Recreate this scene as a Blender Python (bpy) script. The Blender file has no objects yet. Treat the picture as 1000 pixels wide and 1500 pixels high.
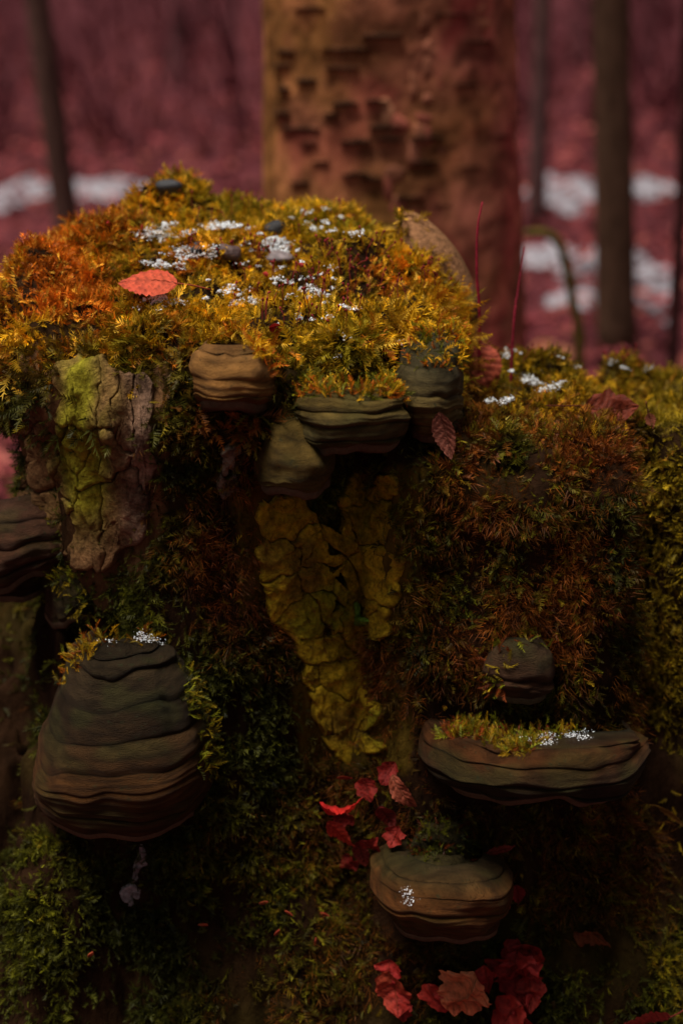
import bpy, math, random
import numpy as np

# ------------------------------------------------------------------ camera, light, exposure
CAMZ, HORIZ_PX, FPX = 1.15, -100.0, 2083.0          # camera height (m), horizon row and focal length in photo pixels
PITCH = math.atan((750 - HORIZ_PX) / FPX)
SC = bpy.context.scene
cam_d = bpy.data.cameras.new('camera'); CAM = bpy.data.objects.new('camera', cam_d)
SC.collection.objects.link(CAM); SC.camera = CAM
CAM.location = (0, 0, CAMZ); CAM.rotation_euler = (math.pi / 2 - PITCH, 0, 0)
cam_d.sensor_fit = 'VERTICAL'; cam_d.sensor_height = 36.0; cam_d.lens = 36.0 * FPX / 1500.0
cam_d.clip_start = 0.02; cam_d.clip_end = 600
cam_d.dof.use_dof = True; cam_d.dof.focus_distance = 1.215; cam_d.dof.aperture_fstop = 2.7

SUN_ELEV, SUN_AZ = math.radians(74), math.radians(-115)   # azimuth from +Y (view direction), negative = left
W = bpy.data.worlds.new('World'); SC.world = W; W.use_nodes = True
nt = W.node_tree; nt.nodes.clear()
sky = nt.nodes.new('ShaderNodeTexSky'); sky.sky_type = 'NISHITA'; sky.sun_disc = False
sky.sun_elevation = SUN_ELEV; sky.sun_rotation = SUN_AZ; sky.dust_density = 4.0
hs = nt.nodes.new('ShaderNodeHueSaturation'); hs.inputs['Saturation'].default_value = 0.25
bg = nt.nodes.new('ShaderNodeBackground'); bg.inputs['Strength'].default_value = 0.05
out = nt.nodes.new('ShaderNodeOutputWorld')
nt.links.new(sky.outputs[0], hs.inputs['Color']); nt.links.new(hs.outputs[0], bg.inputs['Color']); nt.links.new(bg.outputs[0], out.inputs[0])
sl = bpy.data.lights.new('sun', 'SUN'); sl.energy = 5.0; sl.angle = math.radians(26); sl.color = (1.0, 0.93, 0.84)
SUN = bpy.data.objects.new('sun', sl); SC.collection.objects.link(SUN)
SUN.rotation_euler = (math.pi / 2 - SUN_ELEV, 0, -SUN_AZ + math.pi)
SUN.location = (0, 0, 6)
vs = SC.view_settings; vs.view_transform = 'Standard'; vs.look = 'None'; vs.gamma = 1.0; vs.use_curve_mapping = False
vs.exposure = -0.05

# ------------------------------------------------------------------ helpers
rng = np.random.default_rng(7); random.seed(7)
CS, SN = math.cos(PITCH), math.sin(PITCH)
CAMP = np.array([0, 0, CAMZ])
def dirs(px, py):
    px = np.asarray(px, float); py = np.asarray(py, float)
    u = (px - 500) / FPX; v = (750 - py) / FPX
    return np.stack([u, CS + v * SN, -SN + v * CS], -1)
def at_y(px, py, Y):                                   # point of the pixel's ray at distance Y ahead
    d = dirs(px, py); return CAMP + d * (np.asarray(Y, float)[..., None] / d[..., 1:2])
def at_z(px, py, Z=0.0):                               # point of the pixel's ray on the level Z
    d = dirs(px, py); return CAMP + d * ((Z - CAMZ) / d[..., 2:3])
def project(P):
    q = P - CAMP; dep = q[..., 1] * CS - q[..., 2] * SN; up = q[..., 1] * SN + q[..., 2] * CS
    return 500 + FPX * q[..., 0] / dep, 750 - FPX * up / dep
def depth(P): 
    q = P - CAMP; return q[..., 1] * CS - q[..., 2] * SN
_lat = {}
def vn(P, freq, seed=0, n=32):                         # value noise in -1..1, freq scalar or 3-vector
    if seed not in _lat: _lat[seed] = np.random.default_rng(1000 + seed).random((n, n, n)).astype(np.float32) * 2 - 1
    L = _lat[seed]; q = P * np.asarray(freq, float) + 101.37 * (seed % 7 + 1)
    i = np.floor(q).astype(np.int64); f = q - i; f = f * f * (3 - 2 * f); i %= n; j = (i + 1) % n
    x0, y0, z0 = i[..., 0], i[..., 1], i[..., 2]; x1, y1, z1 = j[..., 0], j[..., 1], j[..., 2]
    fx, fy, fz = f[..., 0], f[..., 1], f[..., 2]
    a = L[x0, y0, z0] * (1 - fx) + L[x1, y0, z0] * fx; b = L[x0, y1, z0] * (1 - fx) + L[x1, y1, z0] * fx
    c = L[x0, y0, z1] * (1 - fx) + L[x1, y0, z1] * fx; d = L[x0, y1, z1] * (1 - fx) + L[x1, y1, z1] * fx
    return (a * (1 - fy) + b * fy) * (1 - fz) + (c * (1 - fy) + d * fy) * fz
def sstep(a, b, x):
    t = np.clip((x - a) / (b - a), 0, 1); return t * t * (3 - 2 * t)
def inpoly(px, py, poly):
    r = np.zeros(np.shape(px), bool); n = len(poly)
    for k in range(n):
        (x0, y0), (x1, y1) = poly[k], poly[(k + 1) % n]
        c = ((y0 > py) != (y1 > py))
        r ^= c & (px < (x1 - x0) * (py - y0) / ((y1 - y0) if y1 != y0 else 1e-9) + x0)
    return r
def mk(name, V, F, mat, parent=None, col=None, smooth=True):
    """V (n,3), F (m,3) or (m,4) array or list of arrays -> one mesh object"""
    V = np.asarray(V, np.float32); Fs = F if isinstance(F, list) else [F]
    Fs = [np.asarray(f, np.int32) for f in Fs if len(f)]
    me = bpy.data.meshes.new(name); me.vertices.add(len(V)); me.vertices.foreach_set('co', V.ravel())
    nl = sum(f.size for f in Fs); npoly = sum(len(f) for f in Fs)
    me.loops.add(nl); me.polygons.add(npoly)
    me.loops.foreach_set('vertex_index', np.concatenate([f.ravel() for f in Fs]))
    tot = np.concatenate([np.full(len(f), f.shape[1]) for f in Fs]); st = np.concatenate([[0], np.cumsum(tot)[:-1]])
    me.polygons.foreach_set('loop_start', st.astype(np.int32))
    me.polygons.foreach_set('use_smooth', np.full(npoly, smooth))
    me.update(calc_edges=True)
    if col is not None:
        a = me.attributes.new('Col', 'FLOAT_COLOR', 'POINT'); c = np.ones((len(V), 4), np.float32); c[:, :3] = col
        a.data.foreach_set('color', c.ravel())
    me.materials.append(mat)
    o = bpy.data.objects.new(name, me); SC.collection.objects.link(o)
    if parent is not None: o.parent = parent
    return o
def tag(o, label=None, cat=None, group=None, kind=None):
    if label: o['label'] = label
    if cat: o['category'] = cat
    if group: o['group'] = group
    if kind: o['kind'] = kind
    return o
def empty(name, loc, label, cat, group=None):
    o = bpy.data.objects.new(name, None); SC.collection.objects.link(o); o.location = loc; o.empty_display_size = .05
    return tag(o, label, cat, group)
def part(name, V, F, mat, root, col=None, smooth=True, sub=None):   # world-space vertices under an Empty at root.location (or under its part sub)
    return mk(name, np.asarray(V) - np.array(root.location), F, mat, sub or root, col, smooth)
def gridf(nu, nv, wrap=False):
    i = np.arange(nu - 1)[:, None]; j = np.arange(nv if wrap else nv - 1)[None, :]; j2 = (j + 1) % nv
    a = i * nv + j; b = i * nv + j2; c = (i + 1) * nv + j2; d = (i + 1) * nv + j
    return np.stack([a, b, c, d], -1).reshape(-1, 4)
def frame(d):
    d = d / np.linalg.norm(d, axis=-1, keepdims=True)
    h = np.where(np.abs(d[..., 2:3]) > .9, np.array([1., 0, 0]), np.array([0, 0, 1.]))
    x = np.cross(h, d); x /= np.linalg.norm(x, axis=-1, keepdims=True); return x, np.cross(d, x), d
def tube(path, rad, ns=10, bump=0, seed=3, freq=20):
    path = np.asarray(path, float); rad = np.broadcast_to(rad, (len(path),))
    t = np.gradient(path, axis=0); x, y, _ = frame(t)
    a = np.linspace(0, 2 * np.pi, ns, endpoint=False)
    ring = x[:, None] * np.cos(a)[None, :, None] + y[:, None] * np.sin(a)[None, :, None]
    V = path[:, None] + ring * rad[:, None, None]
    if bump: V = V + ring * (vn(V, freq, seed) * bump)[..., None]
    n = len(path); V = V.reshape(-1, 3)
    F = [gridf(n, ns, True)]
    V = np.vstack([V, path[0], path[-1]])
    k = np.arange(ns); k2 = (k + 1) % ns; l = (n - 1) * ns
    F.append(np.stack([np.full(ns, n * ns), k2, k], -1)); F.append(np.stack([np.full(ns, n * ns + 1), l + k, l + k2], -1))
    return V, F
def merge(parts):
    Vs, Fs, n = [], {}, 0
    for V, F in parts:
        for f in (F if isinstance(F, list) else [F]):
            Fs.setdefault(np.shape(f)[1], []).append(np.asarray(f) + n)
        Vs.append(V); n += len(V)
    return np.vstack(Vs), [np.vstack(f) for f in Fs.values()]
def curve(pts, n=24):                                   # smooth path through points (Catmull-Rom)
    p = np.asarray(pts, float); p = np.vstack([2 * p[0] - p[1], p, 2 * p[-1] - p[-2]])
    t = np.linspace(0, len(p) - 3 - 1e-6, n); i = t.astype(int); f = (t - i)[:, None]
    a, b, c, d = p[i], p[i + 1], p[i + 2], p[i + 3]
    return .5 * (2 * b + (c - a) * f + (2 * a - 5 * b + 4 * c - d) * f * f + (3 * b - a - 3 * c + d) * f ** 3)

# ------------------------------------------------------------------ materials
def mat(name, rough=.7, spec=.3):
    m = bpy.data.materials.new(name); m.use_nodes = True; b = m.node_tree.nodes['Principled BSDF']
    b.inputs['Roughness'].default_value = rough; b.inputs['Specular IOR Level'].default_value = spec
    return m, m.node_tree, b
def N(t, kind, **kw):
    n = t.nodes.new(kind)
    for k, v in kw.items():
        if k in n.inputs: n.inputs[k].default_value = v
        else: setattr(n, k, v)
    return n
def ramp(t, stops):
    r = t.nodes.new('ShaderNodeValToRGB'); e = r.color_ramp.elements
    while len(e) < len(stops): e.new(.5)
    for q, (p, c) in zip(e, stops): q.position = p; q.color = (*c, 1) if len(c) == 3 else c
    return r
def coords(t, scale=(1, 1, 1)):
    c = t.nodes.new('ShaderNodeTexCoord'); g = t.nodes.new('ShaderNodeNewGeometry'); mp = t.nodes.new('ShaderNodeMapping')
    mp.inputs['Scale'].default_value = scale; t.links.new(g.outputs['Position'], mp.inputs['Vector']); return mp.outputs[0]
def attr_mat(name, rough, spec, nfreq, lo, hi, bump=0, bfreq=300, stretch=(1, 1, 1), trans=0, speck=None):
    """vertex colour 'Col' times fine grain; relief from the same grain"""
    m, t, b = mat(name, rough, spec)
    a = N(t, 'ShaderNodeAttribute', attribute_name='Col'); co = coords(t, stretch)
    n = N(t, 'ShaderNodeTexNoise', Scale=nfreq, Detail=6.0, Roughness=.65); t.links.new(co, n.inputs['Vector'])
    r = ramp(t, [(.28, (lo,) * 3), (.72, (hi,) * 3)]); t.links.new(n.outputs['Fac'], r.inputs[0])
    mx = N(t, 'ShaderNodeMix', data_type='RGBA', blend_type='MULTIPLY'); mx.inputs['Factor'].default_value = 1
    t.links.new(a.outputs['Color'], mx.inputs[6]); t.links.new(r.outputs[0], mx.inputs[7]); col = mx.outputs[2]
    if speck:
        n3 = N(t, 'ShaderNodeTexNoise', Scale=speck[0], Detail=6.0, Roughness=.7); t.links.new(coords(t), n3.inputs['Vector'])
        r3 = ramp(t, [(speck[1], (0, 0, 0)), (speck[1] + .08, (.85, .85, .85))]); t.links.new(n3.outputs['Fac'], r3.inputs[0])
        m3 = N(t, 'ShaderNodeMix', data_type='RGBA'); t.links.new(r3.outputs[0], m3.inputs[0]); t.links.new(col, m3.inputs[6])
        m3.inputs[7].default_value = (*speck[2], 1); col = m3.outputs[2]
    t.links.new(col, b.inputs['Base Color'])
    if bump:
        n2 = N(t, 'ShaderNodeTexNoise', Scale=bfreq, Detail=5.0, Roughness=.7); t.links.new(co, n2.inputs['Vector'])
        bp = N(t, 'ShaderNodeBump', Strength=bump, Distance=.005); t.links.new(n2.outputs['Fac'], bp.inputs['Height'])
        t.links.new(bp.outputs[0], b.inputs['Normal'])
    if trans:
        tr = t.nodes.new('ShaderNodeBsdfTranslucent'); t.links.new(col, tr.inputs['Color'])
        ms = t.nodes.new('ShaderNodeMixShader'); ms.inputs[0].default_value = trans
        t.links.new(b.outputs[0], ms.inputs[1]); t.links.new(tr.outputs[0], ms.inputs[2])
        t.links.new(ms.outputs[0], t.nodes['Material Output'].inputs[0])
    return m
M = {}
M['moss'] = attr_mat('moss_leaf', .5, .12, 160, .7, 1.25, trans=.25)
M['stump'] = attr_mat('rotten_wood', .9, .03, 60, .45, 1.5, bump=.9, bfreq=140, stretch=(1, 1, .35))
M['bark'] = attr_mat('lichen_bark', .9, .05, 190, .35, 1.6, bump=1.0, bfreq=300, speck=(420, .66, (.03, .018, .008)))
M['fungus'] = attr_mat('fungus_crust', .6, .1, 70, .45, 1.55, bump=1.0, bfreq=520, stretch=(.6, .6, 3.0), speck=(130, .6, (.03, .034, .014)))
M['pore'] = attr_mat('fungus_pores', .9, .03, 300, .7, 1.2, bump=.4, bfreq=900)
M['leaf'] = attr_mat('dead_leaf', .5, .2, 130, .6, 1.3, bump=.5, bfreq=260, trans=.25, speck=(110, .68, (.07, .012, .01)))
M['twig'] = attr_mat('twig_bark', .7, .12, 200, .6, 1.3, bump=.4)
M['stone'] = attr_mat('stone', .55, .4, 150, .6, 1.4, bump=.4, bfreq=400)
M['trunk'] = attr_mat('tree_bark', .9, .04, 26, .55, 1.4, bump=1, bfreq=60, stretch=(1, 1, .5))
M['litter'] = attr_mat('leaf_litter', .7, .08, 40, .6, 1.3)
m, t, b = mat('snow', .45, .4); b.inputs['Base Color'].default_value = (.30, .28, .31, 1)
n = N(t, 'ShaderNodeTexNoise', Scale=180.0, Detail=4.0); bp = N(t, 'ShaderNodeBump', Strength=.4, Distance=.004)
t.links.new(coords(t), n.inputs['Vector']); t.links.new(n.outputs['Fac'], bp.inputs['Height']); t.links.new(bp.outputs[0], b.inputs['Normal']); M['snow'] = m
m, t, b = mat('frost', .35, .5); b.inputs['Base Color'].default_value = (.72, .74, .76, 1); M['frost'] = m
m, t, b = mat('forest_floor', .9, .03)
co = coords(t); n = N(t, 'ShaderNodeTexNoise', Scale=2.2, Detail=9.0, Roughness=.7); t.links.new(co, n.inputs['Vector'])
r = ramp(t, [(.3, (.035, .009, .011)), (.5, (.086, .021, .025)), (.72, (.165, .046, .048))]); t.links.new(n.outputs['Fac'], r.inputs[0])
t.links.new(r.outputs[0], b.inputs['Base Color']); M['ground'] = m

# ------------------------------------------------------------------ ground
g = 121; s = np.sign(np.linspace(-1, 1, g)) * np.abs(np.linspace(-1, 1, g)) ** 3
GX, GY = np.meshgrid(s * 220, s * 220 + 1.5, indexing='ij'); GP = np.stack([GX, GY, 0 * GX], -1).reshape(-1, 3)
def gz(P): 
    q = np.asarray(P, float).copy(); q[..., 2] = 0
    return .05 * vn(q, .35, 21) + .025 * vn(q, 1.3, 22) - .02
GP[:, 2] = gz(GP); ground = mk('ground', GP, gridf(g, g), M['ground']); tag(ground, 'forest floor of reddish fallen leaves behind the stump', None, None, 'structure')

# ------------------------------------------------------------------ the stump: a signed distance field meshed by surface nets
def smin(a, b, k):
    h = np.clip(.5 + .5 * (b - a) / k, 0, 1); return b * (1 - h) + a * h - k * h * (1 - h)
def capsule(P, a, b, r0, r1):
    a, b = np.array(a), np.array(b); ba = b - a; h = np.clip((P - a) @ ba / (ba @ ba), 0, 1)
    return np.linalg.norm(P - a - h[..., None] * ba, axis=-1) - (r0 + (r1 - r0) * h)
def sdf(P, fine=True):
    x, y, z = P[..., 0], P[..., 1], P[..., 2]
    fl = .19 * np.exp(-np.maximum(z, 0) / .3); yy = y + fl
    ztop = .866 + .2 * (y - 1.34) - .06 * (x + .1)
    rim = .022 * np.exp(-((z - ztop + .055) / .05) ** 2)
    R = .192 + .07 * np.exp(-np.maximum(z, 0) / .22) + rim
    q = np.stack([x + .108, yy - 1.345], -1); rr = np.linalg.norm(q, axis=-1)
    a = rr - R; bq = z - ztop; k = .035
    col = np.minimum(np.maximum(a + k, bq + k), 0) + np.hypot(np.maximum(a + k, 0), np.maximum(bq + k, 0)) - k
    zl = .752 - .06 * (y - 1.15)
    fl2 = .05 * np.exp(-np.maximum(z, 0) / .25)
    k = .045
    dx = np.abs(x - .135) - (.115 + fl2) + k; dy = np.abs(yy - 1.31) - .17 + k; dz = z - zl + k
    box = np.minimum(np.maximum(np.maximum(dx, dy), dz), 0) + np.sqrt(np.maximum(dx, 0) ** 2 + np.maximum(dy, 0) ** 2 + np.maximum(dz, 0) ** 2) - k
    q2 = np.hypot(x - .37, yy - 1.385); a2 = q2 - .16 - fl2; b2 = z - .712; k = .04
    lob = np.minimum(np.maximum(a2 + k, b2 + k), 0) + np.hypot(np.maximum(a2 + k, 0), np.maximum(b2 + k, 0)) - k
    d = smin(smin(col, box, .025), lob, .03)
    d = smin(d, capsule(P, (-.29, 1.36, .45), (-.52, 1.12, -.02), .05, .07), .05)
    d = smin(d, capsule(P, (-.27, 1.44, .56), (-.46, 1.3, -.02), .085, .12), .05)
    d = smin(d, capsule(P, (-.22, 1.2, .42), (-.34, .98, -.02), .06, .08), .06)
    d = smin(d, capsule(P, (.24, 1.2, .35), (.42, 1.0, -.02), .06, .08), .06)
    d = d + .022 * np.exp(-((x + .012) / .075) ** 2) * sstep(.2, .34, z) * (1 - sstep(.70, .78, z))
    d = d + .011 * vn(P, 13, 1)
    if fine:
        top = sstep(-.03, .0, z - np.where(x < .11, ztop - .03, zl - .02))
        d = d + (1 - top) * (.011 * vn(P, (46, 46, 9), 2) + .004 * vn(P, (90, 90, 40), 3)) + top * (.017 - .034 * np.abs(vn(P, 17, 4)) + .010 * vn(P, 38, 6) + .006 * vn(P, 70, 5))
    return d
def sgrad(P, e=.004, fine=True):
    g = np.stack([sdf(P + np.eye(3)[i] * e, fine) - sdf(P - np.eye(3)[i] * e, fine) for i in range(3)], -1)
    return g / np.maximum(np.linalg.norm(g, axis=-1, keepdims=True), 1e-9)
def hit(px, py, fine=True):                            # where the pixel's ray meets the stump (nan: misses)
    d = dirs(px, py); d = d / np.linalg.norm(d, axis=-1, keepdims=True); t = np.full(d.shape[:-1], .8)
    for k in range(90):
        ds = sdf(CAMP + d * t[..., None], fine); t = t + .7 * np.minimum(ds, .05)
        if k % 4 == 3 and np.all((np.abs(ds) < 3e-4) | (t > 2.6)): break
    P = CAMP + d * t[..., None]; P[np.abs(sdf(P, fine)) > .01] = np.nan
    return P
def surface_nets(lo, hi, h):
    lo = np.array(lo); nx, ny, nz = np.ceil((np.array(hi) - lo) / h).astype(int)
    ax = [lo[i] + h * np.arange(n) for i, n in enumerate((nx, ny, nz))]
    P = np.stack(np.meshgrid(*ax, indexing='ij'), -1); flat = P.reshape(-1, 3)
    d = sdf(flat, False); near = np.abs(d) < .05; d[near] = sdf(flat[near]); d = d.reshape(nx, ny, nz)
    ins = d < 0; cnt = np.zeros((nx - 1, ny - 1, nz - 1)); acc = np.zeros(cnt.shape + (3,))
    cr = [(i, j, k) for i in (0, 1) for j in (0, 1) for k in (0, 1)]
    sh = lambda A, c: A[c[0]:A.shape[0] - 1 + c[0], c[1]:A.shape[1] - 1 + c[1], c[2]:A.shape[2] - 1 + c[2]]
    for c in cr:
        for axi in range(3):
            if c[axi] == 0:
                e = list(c); e[axi] = 1; A, B = sh(d, c), sh(d, e); m = (A < 0) != (B < 0)
                tt = np.where(m, A / np.where(m, A - B, 1), 0); o = np.zeros(cnt.shape + (3,)); o[...] = c; o[..., axi] += tt
                acc += o * m[..., None]; cnt += m
    act = cnt > 0; idx = np.full(cnt.shape, -1); idx[act] = np.arange(act.sum())
    base = np.stack(np.nonzero(act), -1)
    V = lo + h * (base + acc[act] / cnt[act][:, None])
    Fs = []
    for axi in range(3):
        u, v = (axi + 1) % 3, (axi + 2) % 3
        s0 = [slice(1, -1)] * 3; s0[axi] = slice(0, -1); s1 = list(s0); s1[axi] = slice(1, None)
        A, B = ins[tuple(s0)], ins[tuple(s1)]; w = np.nonzero(A != B)
        i = np.stack(w, -1); off = np.ones(3, int); off[axi] = 0; i = i + off
        i[:, u] -= 0
        def cell(du, dv):
            k = i.copy(); k[:, u] += du; k[:, v] += dv; return idx[k[:, 0], k[:, 1], k[:, 2]]
        qd = np.stack([cell(-1, -1), cell(0, -1), cell(0, 0), cell(-1, 0)], -1)
        fl = ~A[w]; qd[fl] = qd[fl][:, ::-1]; Fs.append(qd)
    F = np.vstack(Fs); return V, F[(F >= 0).all(1)]
SV, SF = surface_nets((-.66, .78, -.06), (.66, 1.78, .98), .0062)
SNRM = sgrad(SV)
stump = empty('tree_stump', (-.02, 1.33, 0), 'broad rotten tree stump with a lower ledge, overgrown with moss and brackets', 'stump')
nz1 = vn(SV, (30, 30, 8), 8)[:, None]; nz2 = vn(SV, 14, 9)[:, None]
scol = np.array([.018, .008, .0035]) * (1 + .5 * nz1) + np.array([.012, .012, .001]) * np.clip(nz2, 0, 1)
pxs, pys = project(SV)
lw = (sstep(60, 20, pxs) * 0 + inpoly(pxs, pys, [(20, 500), (240, 500), (240, 830), (150, 900), (20, 760)]).astype(float))[:, None]
ow = inpoly(pxs, pys, [(340, 700), (620, 680), (620, 930), (600, 1130), (440, 1130), (420, 960), (350, 900)]).astype(float)[:, None] * .8
scol = scol * (1 - ow) + ow * np.array([.075, .045, .006]) * (1 + .7 * nz1)
scol = scol * (1 - lw) + lw * (np.array([.10, .048, .02]) * (1 + .7 * nz1))
wood = part('wood', SV, SF, M['stump'], stump, scol)

# bark plates: Voronoi pieces of two bare panels, each standing proud of the wood
def clip(poly, p, nrm):
    res = []
    for k in range(len(poly)):
        a, b = poly[k], poly[(k + 1) % len(poly)]; da, db = (a - p) @ nrm, (b - p) @ nrm
        if da <= 0: res.append(a)
        if da * db < 0: res.append(a + (b - a) * da / (da - db))
    return np.array(res)
def bark_panel(poly, sites, colf, thick, shrink, aspect=1.0, name='bark_plate', cf_ridge=False):
    sites = np.array(sites, float); sc = np.array([1, 1 / aspect])
    for i, s in enumerate(sites):
        c = np.array(poly, float) * sc
        for j, q in enumerate(sites):
            if j != i:
                a, bb = s * sc, q * sc
                c = clip(c, (a + bb) / 2, (bb - a) / np.linalg.norm(bb - a))
                if len(c) < 3: break
        if len(c) < 3: continue
        c = c / sc
        L = np.linalg.norm(np.roll(c, -1, 0) - c, axis=1); cum = np.concatenate([[0], np.cumsum(L)])
        if cum[-1] < 60: continue
        n = 64; tt = np.linspace(0, cum[-1], n, endpoint=False); k = np.searchsorted(cum, tt, side='right') - 1
        bp = c[k] + (np.roll(c, -1, 0) - c)[k] * ((tt - cum[k]) / L[k])[:, None]
        ctr = bp.mean(0); bp = ctr + (bp - ctr) * (1 - shrink / max(np.linalg.norm(bp - ctr, axis=1).mean(), 8))
        q3 = np.stack([bp[:, 0], bp[:, 1], 0 * bp[:, 0]], -1)
        bp = bp + 15 * np.stack([vn(q3, 1 / 26, 71), vn(q3, 1 / 26, 72)], -1) + 6 * np.stack([vn(q3, 1 / 9, 73), vn(q3, 1 / 9, 74)], -1) + rng.normal(0, .5, bp.shape)
        sc_r = [1.0, 1.0, .97, .9, .8, .68, .55, .4, .25, .1]; hs_ = [-.6, .5, .85, 1, 1, 1, 1, 1, 1, 1]
        pts = np.concatenate([ctr + (bp - ctr) * q for q in sc_r] + [ctr[None]])
        hh = np.repeat(hs_, n).tolist() + [1]
        P = hit(pts[:, 0], pts[:, 1], False)
        if np.isnan(P).any(): continue
        P += sgrad(P, .02, False) * ((np.array(hh) * thick * rng.uniform(.85, 1.2))[:, None] + ((.0035 * vn(P, 55, 11) + .0022 * vn(P, 150, 12) + .0011 * vn(P, 340, 18) + ((.007 * vn(P, (75, 75, 18), 19)) if cf_ridge else 0)) * (np.array(hh) > .4))[:, None])
        F = [gridf(len(sc_r), n, True), np.stack([(len(sc_r) - 1) * n + np.arange(n), (len(sc_r) - 1) * n + (np.arange(n) + 1) % n, np.full(n, len(sc_r) * n)], -1)]
        part(name, P, F, M['bark'], stump, colf(P, pts), sub=wood)
PLATE_POLYS = []
def jit(poly, step, jx, jy):
    xs = np.array(poly)[:, 0]; ys = np.array(poly)[:, 1]; res = []
    for r_, yv in enumerate(np.arange(ys.min() + step[1] / 2, ys.max(), step[1])):
        for xv in np.arange(xs.min() + step[0] / 2 + (r_ % 2) * step[0] / 2, xs.max() + step[0] / 2, step[0]):
            p = (xv + rng.uniform(-jx, jx), yv + rng.uniform(-jy, jy))
            if inpoly(np.array(p[0]), np.array(p[1]), poly) and rng.random() < .66: res.append(p)
    return res
def ochre(P, pts):
    a = vn(P, 45, 13)[:, None]; g_ = sstep(.25, .6, vn(P, 22, 14))[:, None]
    c = np.array([.36, .22, .012]) * (1 + .35 * a) * (1 + .45 * vn(P, 160, 101))[:, None]; br_ = sstep(.1, .5, vn(P, 28, 102))[:, None]; c = c * (1 - .6 * br_) + np.array([.12, .06, .015]) * .6 * br_; c = c * (1 - g_) + np.array([.26, .21, .012]) * g_
    return c
def lichen(P, pts):
    a = vn(P, 40, 15)[:, None]; x = pts[:, 0] + 14 * vn(P, 30, 16)
    g_ = (np.exp(-((x - 132) / 30) ** 2) * sstep(820, 690, pts[:, 1]))[:, None]; g_ = np.clip(g_ * 1.3 * (.75 + .9 * vn(P, (70, 70, 16), 104))[:, None], 0, 1)
    pk = sstep(165, 215, x)[:, None]
    c = np.array([.17, .085, .035]) * (1 + .5 * a); c = c * (1 - pk) + np.array([.21, .12, .075]) * (1 + .5 * a) * pk
    return c * (1 - g_) + np.array([.27, .23, .018]) * (1 + .5 * a) * g_
panels = [
    ([(372, 728), (440, 716), (462, 752), (486, 788), (490, 842), (470, 900), (464, 935), (476, 935), (484, 900), (503, 846), (506, 790), (506, 704), (540, 686), (584, 690), (590, 860), (578, 920), (525, 962), (562, 1060), (550, 1115), (488, 1115), (450, 1060), (438, 960), (384, 880)], (44, 48), ochre, .007),
    ([(44, 585), (84, 560), (112, 522), (225, 566), (236, 640), (222, 770), (160, 838), (110, 810), (50, 715)], (27, 95), lichen, .009),
]
for poly, st, cf, th in panels:
    bark_panel(poly, jit(poly, st, 20, 20), cf, th, .5, aspect=2.4 if cf is lichen else 1.0, cf_ridge=cf is lichen); PLATE_POLYS.append(poly)
bark_panel([(182, 1262), (200, 1238), (232, 1246), (228, 1285), (198, 1300), (194, 1328), (178, 1318)], [(205, 1262), (188, 1310)],
           lambda P, p: np.array([.30, .24, .23]) * (1 + .4 * vn(P, 90, 17)[:, None]), .004, 1.5)
bark_panel([(318, 655), (352, 650), (356, 720), (322, 724)], [(336, 670), (340, 705)], lambda P, p: np.array([.17, .12, .08]) * (1 + .6 * vn(P, 90, 17)[:, None]), .005, 2)
bark_panel([(512, 872), (532, 880), (552, 902), (540, 906), (518, 892)], [(530, 889)], lambda P, p: np.array([.16, .26, .03]) * (1 + .3 * vn(P, 90, 17)[:, None]), .012, 1.0, name='green_bark_chip')

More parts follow.
